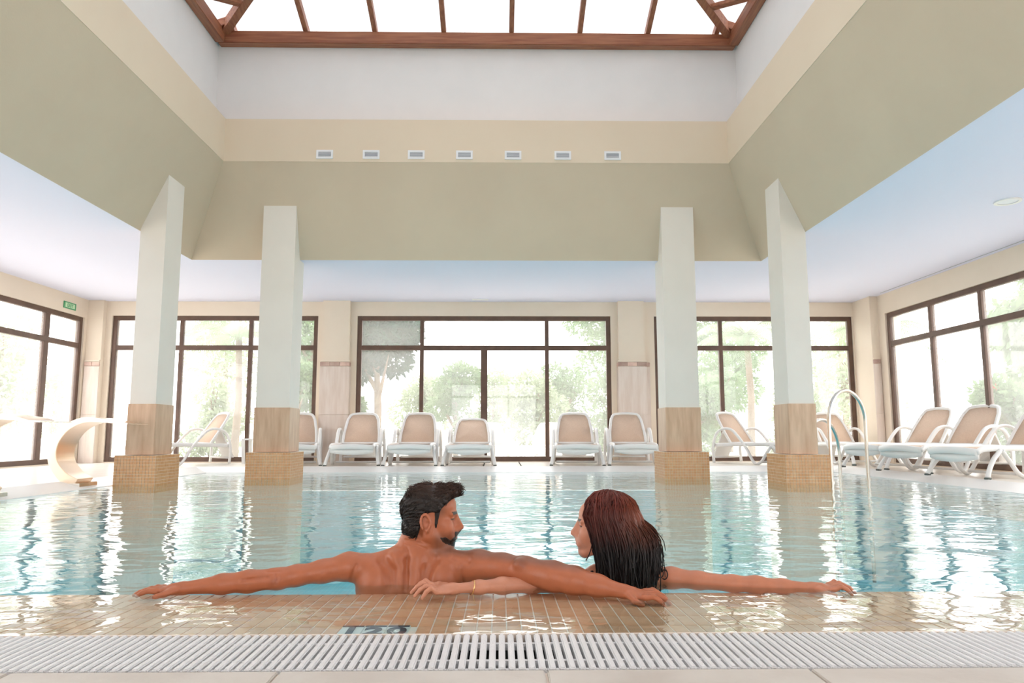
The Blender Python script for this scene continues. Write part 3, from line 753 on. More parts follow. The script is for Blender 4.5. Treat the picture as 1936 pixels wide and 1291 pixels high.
for k, (x, y, h, rr, m, lab) in enumerate((
    (-2.75, 12.95, 1.55, .42, m_leafB, 'light green shrub below the dark blue-green tree'),
    (-1.1, 17.2, 2.35, .80, m_leafB, 'bushy green shrub left of the central mullion'),
    (-.15, 19.4, 2.35, .80, m_leafC, 'farther pale shrub just right of the central mullion'),
    (.85, 17.2, 2.1, .80, m_leafC, 'nearer pale shrub in the lower panes right of the mullion'),
    (1.85, 19.4, 2.6, .80, m_leafB, 'farther green shrub below the tree right of the middle window'),
    (2.85, 17.2, 2.5, .80, m_leafB, 'nearer green shrub at the right jamb of the middle window'),
    (-2.15, 19.4, 2.6, .80, m_leafC, 'farther pale shrub seen below the dark tree'),
    (-7.0, 17.2, 2.1, .80, m_leafC, 'pale shrub behind the sideways lounger on the left'),
    (-5.0, 17.2, 2.3, .80, m_leafB, 'green shrub right of the second column from the left'),
    (4.85, 17.2, 2.3, .80, m_leafB, 'green shrub right of the third column'),
    (6.0, 19.4, 2.9, .80, m_leafB, 'tall green shrub left of the rightmost column'),
    (7.2, 17.2, 2.0, .80, m_leafC, 'pale shrub behind the handrails'),
    (9.2, 17.2, 2.0, .80, m_leafC, 'pale shrub beyond the right back corner'),
    (8.4, 11.4, 1.5, .6, m_leafB, 'flowering shrub with red blossoms outside the right windows'),
    (8.3, 9.6, 1.4, .55, m_leafB, 'low shrub with red blossoms behind the second lounger on the right'))):
    tree(x, y, h, rr, m, lab, 20+k, name='garden_shrub', size=.11, n=5200, low=.12, cat='shrub', group='shrubs in the garden', flowers=3 if 'red' in lab else 0)
def palm(x, y, h, label, seed, nf=16, fl=1.5):
    r = np.random.default_rng(seed); root = tag(empty('palm_tree', (x, y, ZG)), label, 'palm tree', 'palms in the garden')
    MB().sweep([(0,0,0), (.05,0,h*.5), (0,0,h)], [.085,.065,.06], n=10).build('trunk', m_bark, root, smooth=True)
    for k in range(nf):
        a = 2*PI*k/nf+r.normal()*.12; el = .2+.8*r.random(); mb = MB(); pts = []
        for j in range(15):
            t = j/14; rr = fl*t*math.cos(el*.6); z = fl*(math.sin(el)*t-(.75+.3*r.random()*0)*t*t)
            pts.append(Vector((rr*math.cos(a), rr*math.sin(a), h+z)))
        mb.sweep(pts, [.014*(1-.8*j/14) for j in range(15)], n=4)
        for j in range(1, 15):
            t = (pts[j]-pts[j-1]).normalized(); sd = t.cross(Vector((0,0,1))).normalized()
            for half in (0, .5):
                b0 = pts[j-1].lerp(pts[j], half)
                for s in (-1, 1):
                    ln = fl*.30*math.sin(PI*(.12+.80*(j+half)/15.5)); tip = b0+(sd*s*.8+t*.55-Vector((0,0,.45)))*ln
                    mb.add([b0-t*.018, b0+t*.018, tip], [(0,1,2)])
        mb.build('frond', m_leafB if k % 2 else m_leafC, root)
    return root
palm(-5.25, 14.0, 2.55, 'palm with drooping fronds behind the window between the left columns', 3, fl=1.3)
palm(5.0, 14.0, 2.55, 'palm with drooping fronds behind the window between the right columns', 4, fl=1.3)
palm(7.7, 14.2, 2.6, 'palm seen past the rightmost column', 5, fl=1.3)
palm(-8.2, 14.2, 3.3, 'palm left of the leftmost column', 6, nf=12, fl=1.3)

# ------------------------------------------------------------------ people: one continuous surface each, grown from blended limbs
class Field:
    """signed distance on a rectilinear grid; limbs are blended in, then the zero surface is meshed"""
    def __init__(s, xs, ys, zs):
        s.g = [np.asarray(a, np.float32) for a in (xs, ys, zs)]; s.F = np.full([len(a) for a in s.g], 1.0, np.float32)
    def _sub(s, lo, hi):
        sl = []
        for a, l, h in zip(s.g, lo, hi):
            i0 = max(0, int(np.searchsorted(a, l))-1); i1 = min(len(a), int(np.searchsorted(a, h))+1); sl.append(slice(i0, max(i1, i0+1)))
        X, Y, Z = (a[q] for a, q in zip(s.g, sl)); return tuple(sl), X[:,None,None], Y[None,:,None], Z[None,None,:]
    def _put(s, sl, d, k, op):
        A = s.F[sl]
        if op == 'add':
            h = np.clip(.5+.5*(A-d)/k, 0, 1); s.F[sl] = A*(1-h)+d*h-k*h*(1-h)
        elif op == 'cut':
            d = -d; h = np.clip(.5-.5*(A-d)/k, 0, 1); s.F[sl] = A*(1-h)+d*h+k*h*(1-h)
        elif op == 'and':
            s.F[sl] = np.maximum(A, d)
    def cone(s, a, b, ra, rb, k=.02, op='add'):
        a = np.array(a, np.float32); b = np.array(b, np.float32); R = max(ra, rb)+2.2*k+.012
        sl, X, Y, Z = s._sub(np.minimum(a, b)-R, np.maximum(a, b)+R); ab = b-a; L2 = float(ab@ab)+1e-12
        h = np.clip(((X-a[0])*ab[0]+(Y-a[1])*ab[1]+(Z-a[2])*ab[2])/L2, 0, 1)
        d = np.sqrt((X-a[0]-h*ab[0])**2+(Y-a[1]-h*ab[1])**2+(Z-a[2]-h*ab[2])**2)-(ra+(rb-ra)*h)
        s._put(sl, d, k, op)
    def chain(s, pts, k=.02):
        for (a, ra), (b, rb) in zip(pts[:-1], pts[1:]): s.cone(a, b, ra, rb, k)
    def ell(s, c, r, R=None, k=.02, op='add'):
        """ellipsoid, axes = columns of R"""
        c = np.array(c, np.float32); r = np.array(r, np.float32); R = np.eye(3, dtype=np.float32) if R is None else np.asarray(R, np.float32)
        e = np.abs(R)@r+2.2*k+.012
        sl, X, Y, Z = s._sub(c-e, c+e); p = [(X-c[0])*R[0,i]+(Y-c[1])*R[1,i]+(Z-c[2])*R[2,i] for i in range(3)]
        k0 = np.sqrt(sum((p[i]/r[i])**2 for i in range(3))); k1 = np.sqrt(sum((p[i]/r[i]**2)**2 for i in range(3)))+1e-6
        s._put(sl, k0*(k0-1)/k1, k, op)
    def surf(s, px, py, y0=2.40, y1=2.95):
        """first point of the surface met along the line of sight"""
        for Y in np.arange(y0, y1, .002):
            p = np.array(at(px, py, Y)); i = [min(len(a)-1, int(np.searchsorted(a, q))) for a, q in zip(s.g, p)]
            if s.F[tuple(i)] < 0: return p
        return np.array(at(px, py, 2.66))
    def furrow(s, pts, r, k, depth=0.0):
        P = [s.surf(*p)+np.array([0, depth, 0]) for p in pts]
        for a, b in zip(P[:-1], P[1:]): s.cone(a, b, r, r, k, 'cut')
    def mesh(s):
        F = s.F; I = F < 0; n = F.shape
        c = [I[a:n[0]-1+a, b:n[1]-1+b, d:n[2]-1+d] for a in (0,1) for b in (0,1) for d in (0,1)]
        al = c[0].copy(); an = c[0].copy()
        for q in c[1:]: al &= q; an |= q
        act = an & ~al; ci = np.argwhere(act); m = [k-1 for k in n]
        key = (ci[:,0]*m[1]+ci[:,1])*m[2]+ci[:,2]
        cor = np.array([(a,b,d) for a in (0,1) for b in (0,1) for d in (0,1)])
        val = np.stack([F[ci[:,0]+a, ci[:,1]+b, ci[:,2]+d] for a, b, d in cor], 1)
        pos = np.stack([np.stack([s.g[0][ci[:,0]+a], s.g[1][ci[:,1]+b], s.g[2][ci[:,2]+d]], 1) for a, b, d in cor], 1)
        acc = np.zeros((len(ci), 3)); cnt = np.zeros(len(ci))
        for i in range(8):
            for j in range(i+1, 8):
                if np.abs(cor[i]-cor[j]).sum() != 1: continue
                v0, v1 = val[:,i], val[:,j]; x = (v0 < 0) != (v1 < 0)
                t = np.where(x, v0/np.where(x, v0-v1, 1), 0)[:,None]; acc += np.where(x[:,None], pos[:,i]*(1-t)+pos[:,j]*t, 0); cnt += x
        V = acc/np.maximum(cnt, 1)[:,None]; quads = []
        for ax in range(3):
            sl0 = [slice(1, n[i]-1) for i in range(3)]; sl1 = list(sl0); sl0[ax] = slice(0, n[ax]-1); sl1[ax] = slice(1, n[ax])
            e0, e1 = I[tuple(sl0)], I[tuple(sl1)]; cr = np.argwhere(e0 != e1); fl = e0[cr[:,0], cr[:,1], cr[:,2]]
            off = np.array([1,1,1]); off[ax] = 0; p = cr+off; u, w = (ax+1) % 3, (ax+2) % 3; q = []
            for (du, dw) in ((-1,-1),(0,-1),(0,0),(-1,0)):
                t = p.copy(); t[:,u] += du; t[:,w] += dw; q.append(np.searchsorted(key, (t[:,0]*m[1]+t[:,1])*m[2]+t[:,2]))
            q = np.stack(q, 1); q[~fl] = q[~fl][:,::-1]; quads.append(q)
        return V, np.concatenate(quads)
def smooth_mesh(V, Q, it=1, lam=.5):
    E = np.concatenate([Q[:,[0,1]], Q[:,[1,2]], Q[:,[2,3]], Q[:,[3,0]]])
    for _ in range(it):
        S = np.zeros_like(V); c = np.zeros(len(V))
        for a, b in ((0,1),(1,0)):
            for i in range(3): S[:,i] += np.bincount(E[:,a], V[E[:,b],i], len(V))
            c += np.bincount(E[:,a], minlength=len(V))
        V = V*(1-lam)+lam*S/np.maximum(c,1)[:,None]
    return V
def skin_mesh(name, V, Q, m, parent, col=None, origin=(0,0,0)):
    me = bpy.data.meshes.new(name); V = V-np.array(origin); nq = len(Q)
    me.vertices.add(len(V)); me.vertices.foreach_set('co', V.astype(np.float32).ravel())
    me.loops.add(nq*4); me.loops.foreach_set('vertex_index', Q.astype(np.int32).ravel()); me.polygons.add(nq)
    me.polygons.foreach_set('loop_start', np.arange(nq)*4); me.polygons.foreach_set('loop_total', np.full(nq, 4))
    me.polygons.foreach_set('use_smooth', np.ones(nq, bool)); me.update(); me.validate()
    if col is not None:
        at_ = me.color_attributes.new('Col', 'FLOAT_COLOR', 'POINT'); at_.data.foreach_set('color', np.concatenate([col, np.ones((len(col),1))], 1).astype(np.float32).ravel())
    me.materials.append(m); return link(name, me, parent)
def vcol_mat(name, rough, bump, bscale, spec=.5, noise=.10, sss=0.0, stretch=(1,1,1)):
    m = mat(name, (.5,.3,.2), rough, spec=spec, bump=bump, bscale=bscale, stretch=stretch, sss=sss); nt = m.node_tree; N = nt.nodes; L = nt.links; b = N['Principled BSDF']
    a = N.new('ShaderNodeVertexColor'); a.layer_name = 'Col'; tc = N.new('ShaderNodeTexCoord'); nz = N.new('ShaderNodeTexNoise'); nz.inputs['Scale'].default_value = 28; nz.inputs['Detail'].default_value = 4
    mr = N.new('ShaderNodeMapRange'); mr.inputs[3].default_value = 1-noise; mr.inputs[4].default_value = 1+noise
    L.new(tc.outputs['Object'], nz.inputs['Vector']); L.new(nz.outputs[0], mr.inputs[0]); hv = N.new('ShaderNodeHueSaturation'); L.new(mr.outputs[0], hv.inputs['Value']); L.new(a.outputs[0], hv.inputs['Color']); L.new(hv.outputs[0], b.inputs['Base Color']); return m
m_skin = vcol_mat('wet_skin', .38, .05, 260, spec=.5, noise=.14)
m_hair = vcol_mat('hair', .38, .5, 60, spec=.35, noise=.5, stretch=(1,1,.08))
m_hair_s = vcol_mat('hair_strand', .36, 0, 60, spec=.32, noise=.3)

class Head:
    """head frame: u forward, v sideways, w up, origin between the ears at eye level"""
    def __init__(s, o, face, pitch=0.0, scale=1.0):
        f = np.array([face[0], face[1], 0.0]); f /= np.linalg.norm(f); up_ = np.array([0,0,1.0]); sd = np.cross(up_, f)
        s.u = f*math.cos(pitch)+up_*math.sin(pitch); s.w = up_*math.cos(pitch)-f*math.sin(pitch); s.v = sd; s.o = np.array(o, float); s.s = scale
        s.R = np.stack([s.u, s.v, s.w], 1)
    def p(s, u, v, w): return s.o+s.s*(s.u*u+s.v*v+s.w*w)
    def local(s, P): return ((P-s.o)@s.R)/s.s
def add_head(fd, H, fem=False):
    P, R, S = H.p, H.R, H.s
    def ell(c, r, k=.02, op='add'): fd.ell(P(*c), np.array(r)*S, R, k, op)
    def cone(a, b, ra, rb, k=.012, op='add'): fd.cone(P(*a), P(*b), ra*S, rb*S, k, op)
    ell((-.012,0,.030), (.097,.075,.086), .02); ell((.030,0,-.030), (.058,.060,.080), .03)
    ell((.052,0,.045), (.040,.058,.045), .02)
    j = .9 if fem else 1.0
    for s in (-1, 1):
        cone((.000, s*.052*j, -.060), (.066, s*.018*j, -.105), .020, .019, .02); cone((-.005, s*.056*j, -.02), (.0, s*.053*j, -.06), .02, .02, .02)
        ell((.062, s*.042, -.026), (.022,.020,.022), .02)
        ell((.066, s*.034, -.050), (.022,.022,.026), .02)
        cone((.089, s*.014, .019), (.078, s*.046, .017), .009 if not fem else .006, .007, .012)
        ell((.092, s*.032, .000), (.014,.017,.010), .010, 'cut'); ell((.0745, s*.031, .000), (.0135,.0135,.0125), .004)
        cone((.0885, s*.018, .0065), (.080, s*.045, .004), .0035, .003, .004)         # upper lid
        cone((.105, s*.010, -.041), (.098, s*.014, -.043), .0085, .007, .006)          # nostril wing
        cone((.092, s*.020, -.050), (.088, s*.031, -.072), .008, .008, .012)            # smile fold
        # ear
        eu, ev, ew = -.012, .076, -.012; e = []
        for k in range(13):
            a = math.radians(-70+k*25); e.append(P(eu-.006+.017*math.cos(a)-.10*.03*math.sin(a), s*(ev+.006+.006*(1-math.cos(a))*.5), ew+.030*math.sin(a)))
        for a_, b_ in zip(e[:-1], e[1:]): fd.cone(a_, b_, .0042*S, .0042*S, .004)
        ell((eu-.004, s*(ev-.003), ew), (.015,.008,.026), .006); ell((eu+.001, s*(ev+.007), ew-.004), (.008,.007,.012), .004, 'cut')
        ell((eu+.002, s*(ev+.002), ew-.031), (.008,.005,.009), .006)
    ell((.070,0,-.104), (.022,.022,.018), .018); cone((.082,0,.006), (.090,0,-.042), .014, .017, .010)
    cone((.092,0,.012), (.114,0,-.030), .0085, .0105, .010); ell((.114,0,-.034), (.012,.012,.010), .008)
    ell((.078,0,-.066), (.024,.032,.026), .02)
    for s in (-1, 1):
        cone((.1015,0,-.0605), (.090, s*.024, -.061), .0055, .003, .005); cone((.0985,0,-.0735), (.088, s*.023, -.0655), .0062, .003, .005)
    cone((.112,0,-.0665), (.096,.0,-.0665), .0022, .0022, .004, 'cut')
SKIN_M = np.array([.46,.146,.068]); SKIN_F = np.array([.60,.265,.17])
def face_colour(H, V, col, fem=False):
    L = H.local(V); u, v, w = L.T; av = np.abs(v)
    lips = np.exp(-(((w+.067)/.008)**2+((av)/.020)**2))*(u > .088); col += lips[:,None]*(np.array([.50,.13,.11])-col)*.8
    red = np.exp(-(((w+.03)/.03)**2+((av-.042)/.025)**2+((u-.075)/.04)**2)); col += red[:,None]*(np.array([.62,.24,.15])-col)*.35
    ear = np.exp(-(((u+.012)/.026)**2+((w+.012)/.04)**2))*(av > .076); col += ear[:,None]*(np.array([.60,.23,.14])-col)*.5
    if not fem:
        jaw = np.clip((-.035-.25*np.clip(.06-u,0,.1)-w)/.03, 0, 1)*np.clip((u-.0)/.03, 0, 1)*np.clip((w+.14)/.02, 0, 1); st = jaw*.55; col += st[:,None]*(np.array([.10,.055,.04])-col)
        tmp = np.exp(-(((u-.035)/.022)**2+((w-.030)/.022)**2))*.55*(av > .04); col += tmp[:,None]*(np.array([.09,.05,.035])-col)
    brow = (np.abs(w-.022-.10*(av-.03)*(.045-av)*10) < .0055)*(u > .066)*(av > .012)*(av < .050); col[brow] = np.array([.035,.02,.015])
    eye = (u > .068)*(np.abs(av-.034) < .013)*(np.abs(w-.0005-.08*(.034-av)) < .0026); col[eye] = np.array([.10,.055,.04])
    return col

def hand(fd, wrist, d, side, upv, s=1.0, arch=.012, spread=.10, lens=(.062,.072,.068,.052), thumb=1):
    """palm and five separate fingers from the wrist, fingers along d, thumb towards +side"""
    d = np.array(d, float); d /= np.linalg.norm(d); upv = np.array(upv, float); upv -= d*(upv@d); upv /= np.linalg.norm(upv); sd = np.cross(d, upv)*side; w = np.array(wrist, float)
    Rm = np.stack([d, sd, upv], 1)
    fd.ell(w+d*.045*s, (.050*s, .036*s, .0135*s), Rm, .012); fd.cone(w, w+d*.03*s, .021*s, .020*s, .012)
    for k, off in enumerate((.028, .0095, -.0095, -.027)):
        L_ = lens[k]*s; fdir = d+sd*spread*(off/.028); fdir /= np.linalg.norm(fdir)
        b = w+d*(.080-.012*abs(k-1.2)/1.8)*s+sd*off*s+upv*.002
        p1 = b+fdir*L_*.42+upv*arch*.9; p2 = p1+fdir*L_*.33-upv*arch*.6; p3 = p2+fdir*L_*.27-upv*arch*1.1
        fd.cone(b, p1, .0098*s, .0088*s, .006); fd.cone(p1, p2, .0088*s, .0080*s, .003); fd.cone(p2, p3, .0080*s, .0068*s, .003)
        fd.ell(b+upv*.004*s, (.011*s,.009*s,.009*s), Rm, .006)
    if thumb:
        t0 = w+d*.022*s+sd*.026*s; t1 = t0+(d*.55+sd*.75)*.036*s-upv*.004; t2 = t1+(d*.9+sd*.3)*.030*s-upv*.004
        fd.cone(t0, t1, .013*s, .0105*s, .010); fd.cone(t1, t2, .0100*s, .0080*s, .004)

def strands(name, paths, r0, m, parent, cols, origin=(0,0,0), taper=.25, flat=1.0):
    """thin tapering locks, three-sided, joined into one head of hair"""
    V = []; Q = []; Cc = []; org = np.array(origin)
    for P, rr, cc in zip(paths, r0, cols):
        P = np.asarray(P); n = len(P); T = np.gradient(P, axis=0); T /= np.linalg.norm(T, axis=1)[:,None]+1e-9
        A = np.cross(T, np.array([.31,.52,.79])); A /= np.linalg.norm(A, axis=1)[:,None]+1e-9; B = np.cross(T, A); b0 = len(V)
        for i in range(n):
            q = i/(n-1); r_ = rr*(taper+(1-taper)*math.sin(PI*min(1, .25+.75*(1-q)))) if q > .3 else rr
            for k in range(3):
                a = 2*PI*k/3; V.append(P[i]+(A[i]*math.cos(a)+B[i]*math.sin(a))*r_-org); Cc.append(cc[i] if np.ndim(cc) == 2 else cc)
        for i in range(n-1):
            for k in range(3): Q.append((b0+3*i+k, b0+3*i+(k+1)%3, b0+3*i+3+(k+1)%3, b0+3*i+3+k))
    return skin_mesh(name, np.array(V), np.array(Q), m, parent, np.array(Cc))

def A(px, py, Y): return np.array(at(px, py, Y))
def axis(segs):
    out = [segs[0][0]]
    for a, b, st in segs: out += list(np.linspace(a, b, max(2, int(round((b-a)/st))+1))[1:])
    return np.array(out)

# ---- the man ----
HM = Head(A(815, 977, 2.735), (.997, .07), pitch=-.05, scale=1.0)
def build_man():
    root = tag(empty('person', (-.35, 2.80, -1.24)), 'bare-backed bearded man with short dark hair resting both arms along the pool ledge', 'person')
    org = (-.35, 2.80, -1.24)
    fd = Field(axis([(-1.48,-.62,.0042), (-.62,-.14,.003), (-.14,.62,.0042)]), axis([(2.33,2.87,.0034), (2.87,3.25,.014)]), axis([(-1.24,-.06,.014), (-.06,.40,.003)]))
    # trunk and legs
    c = A(771, 1108, 2.748)
    fd.ell(c+np.array([0,.0,-.06]), (.180,.112,.20), None, .03)
    fd.ell(c+np.array([0,.03,-.38]), (.145,.10,.22), None, .06); fd.ell(c+np.array([0,.03,-.55]), (.165,.105,.12), None, .06)
    for s in (-1, 1):
        fd.chain([(c+np.array([s*.09,.04,-.58]), .085), (c+np.array([s*.12,.26,-.86]), .060), (c+np.array([s*.11,.10,-1.06]), .050), (c+np.array([s*.10,.02,-1.20]), .038)], .04)
        fd.cone(c+np.array([s*.10,.03,-1.21]), c+np.array([s*.11,.22,-1.215]), .034, .022, .03)
    # shoulder girdle
    fd.cone(A(784,1012,2.745), A(775,1064,2.735), .048, .068, .035)
    fd.cone(A(772,1046,2.735), A(700,1071,2.705), .036, .045, .03); fd.cone(A(782,1038,2.735), A(868,1068,2.705), .047, .050, .03)
    fd.ell(A(722,1086,2.690), (.070,.050,.058), None, .022); fd.ell(A(826,1084,2.690), (.074,.052,.060), None, .022)
    fd.ell(A(712,1112,2.695), (.078,.064,.075), None, .03); fd.ell(A(832,1112,2.695), (.078,.064,.075), None, .03)
    fd.cone(A(748,1056,2.685), A(752,1112,2.668), .030, .034, .02); fd.cone(A(790,1056,2.685), A(786,1112,2.668), .030, .034, .02)
    # left arm of the picture
    fd.chain([(A(684,1074,2.715), .054), (A(660,1071,2.70), .050), (A(610,1080,2.675), .0395), (A(560,1088,2.650), .0355), (A(526,1094,2.630), .035), (A(470,1099,2.603), .0365), (A(420,1104,2.585), .0325), (A(345,1112,2.560), .0205)], .022)
    fd.ell(A(519,1100,2.605), (.022,.018,.018), None, .012)
    fd.cone(A(512,1089,2.625), A(440,1099,2.592), .020, .018, .018)
    # right arm of the picture, elbow towards the camera
    fd.chain([(A(884,1074,2.715), .062), (A(905,1070,2.70), .058), (A(950,1072,2.660), .048), (A(992,1078,2.622), .047), (A(1045,1089,2.565), .050), (A(1085,1097,2.535), .046), (A(1130,1107,2.500), .035), (A(1180,1118,2.462), .0225)], .024)
    fd.ell(A(983,1066,2.590), (.022,.020,.019), None, .016)
    # furrow of the spine, shoulder blade edges, arm creases
    fd.furrow([(771,1034),(769,1060),(768,1085),(767,1112)], .0028, .016); fd.furrow([(769.5,1046+k*9.5) for k in range(8)], .0018, .006)
    fd.furrow([(722,1060),(738,1080),(741,1106)], .009, .030); fd.furrow([(822,1058),(806,1080),(803,1106)], .009, .030)
    fd.furrow([(868,1060),(872,1080),(877,1104)], .003, .010); fd.furrow([(674,1068),(667,1084),(664,1098)], .003, .010)
    fd.furrow([(855,1052),(885,1060)], .004, .02); fd.furrow([(520,1084),(524,1094),(519,1106)], .002, .007); fd.furrow([(505,1081),(528,1080)], .0025, .008)
    fd.furrow([(505,1092),(455,1097)], .003, .012)
    # neck
    fd.cone(HM.p(-.030,0,-.035), A(785,1030,2.735), .050, .052, .025); fd.cone(HM.p(.01,-.03,-.08), A(790,1040,2.72), .030, .035, .03)
    add_head(fd, HM)
    fd.furrow([(768,1017),(790,1021),(812,1029)], .0016, .007); fd.furrow([(764,1026),(784,1030),(806,1038)], .0016, .007); fd.furrow([(763,1032),(770,1042)], .002, .008)
    wl = A(345,1112,2.560); hand(fd, wl, A(268,1120,2.545)-wl, -1, (0,0,1), 1.03, arch=.007)
    wr = A(1180,1118,2.462); hand(fd, wr, A(1232,1128,2.435)-wr, 1, (0,-.15,1), 1.03, arch=.012)
    V, Q = fd.mesh(); V = smooth_mesh(V, Q, 1, .4)
    col = np.tile(SKIN_M, (len(V),1)); z = V[:,2]
    elb = np.exp(-(np.linalg.norm(V-A(983,1066,2.572), axis=1)/.022)**2)+np.exp(-(np.linalg.norm(V-A(519,1100,2.59), axis=1)/.02)**2); col += elb[:,None]*(np.array([.30,.10,.06])-col)*.5
    col = face_colour(HM, V, col)
    skin_mesh('body', V, Q, m_skin, root, col, org)
    # hair cap, beard
    g = axis([(-.16,.16,.0026)])
    def local_field():
        return Field(g, g, g)
    HL = Head((0,0,0), (1,0), 0)
    base = local_field(); add_head(base, HL); u, v, w = g[:,None,None], g[None,:,None], g[None,None,:]
    hf = local_field(); hf.ell((-.014,0,.034), (.104,.080,.091), None, .01); hf.ell((.030,0,.080), (.075,.064,.040), None, .02); hf.ell((.068,0,.104), (.032,.054,.022), None, .015); hf.ell((.090,0,.098), (.013,.044,.020), None, .015)
    hf.ell((-.05,0,-.04), (.058,.066,.05), None, .02)
    line = np.interp(g, [-.12,-.07,-.045,-.034,-.02,.012,.030,.050,.066,.082,.12], [-.085,-.080,-.066,-.020,.022,.026,.030,.050,.066,.078,.088])[:,None,None]
    hf.F = np.maximum(hf.F, (line-w)*.75); 
    ang = np.arctan2(v+0*u, w+.02+0*u); hf.F = hf.F+.0008*np.sin(ang*46+u*60)+.0008*np.sin(u*170+v*90)
    burn = local_field()
    for s in (-1,1): burn.cone((.024,s*.070,.03), (.022,s*.070,-.030), .011, .005, .004)
    hf.F = np.minimum(hf.F, np.maximum(base.F-.0010, burn.F))
    Vh, Qh = hf.mesh(); Wh = HM.o+(Vh@HM.R.T); hc = np.tile(np.array([.016,.011,.010]), (len(Wh),1)); top = np.clip((Vh[:,2]-.07)/.05, 0, 1)[:,None]; hc = hc*(1-top)+np.array([.060,.034,.026])*top  # reddish light on the crown painted into the dark hair colour
    hr = skin_mesh('hair', Wh, Qh, m_hair, root, hc, org)
    nr = np.zeros_like(Vh); e1 = Vh[Qh[:,1]]-Vh[Qh[:,0]]; e2 = Vh[Qh[:,2]]-Vh[Qh[:,0]]; fn = np.cross(e1, e2)
    for k in range(4):
        for i in range(3): nr[:,i] += np.bincount(Qh[:,k], fn[:,i], len(Vh))
    nr /= np.linalg.norm(nr, axis=1)[:,None]+1e-9
    r = np.random.default_rng(5); ok_ = np.nonzero(~((Vh[:,0] > .0)&(Vh[:,2] < .03)))[0]; pick = r.choice(ok_, 2600, replace=False); paths = []; cols = []; rad = []
    for i in pick:
        p, n_ = Vh[i], nr[i]
        if n_@p < 0: n_ = -n_
        topn = max(0, min(1, (p[2]-.05)/.06)); flow = np.array([-.85, 0, -.5]) if topn < .3 else np.array([.55*(1 if p[0] > .0 else -.6), .25*np.sign(p[1]+.001), .35])
        flow = flow-n_*(flow@n_); flow /= np.linalg.norm(flow)+1e-9; ln = .012+.018*topn*r.random()+.006*r.random()
        lift = .06+.42*topn; q = [p+(flow*t+n_*lift*t*(1.2-t*.6)+r.normal(size=3)*.06*t)*ln for t in (0,.35,.7,1)]
        paths.append([HM.o+HM.R@x for x in q]); rad.append(.0011); cols.append(np.array([.016,.011,.010])*(1-topn)+np.array([.075,.042,.032])*topn)  # top locks coloured lighter, painted as if lit from above
    strands('hair_locks', paths, rad, m_hair_s, hr, cols, org)
    bd = local_field()
    for s in (-1,1):
        bd.cone((.032,s*.057,-.088), (.050,s*.046,-.092), .017, .026, .01); bd.cone((.045,s*.048,-.090), (.074,s*.024,-.106), .025, .029, .01)
        bd.cone((.110,s*.004,-.050), (.094,s*.028,-.057), .0075, .007, .006); bd.cone((.094,s*.029,-.058), (.084,s*.032,-.088), .008, .014, .008)
    bd.ell((.086,0,-.108), (.032,.036,.024), None, .01)
    rough_ = .0003*np.sin(u*430+v*140)*np.sin(v*300+w*360)
    bd.F = np.maximum(base.F-.0026+rough_, bd.F+.0016*np.sin(u*260+w*170)); Vb, Qb = bd.mesh()
    skin_mesh('beard', HM.o+Vb@HM.R.T, Qb, m_hair, root, np.tile(np.array([.030,.019,.015]), (len(Vb),1)), org)
    return root
man = build_man()

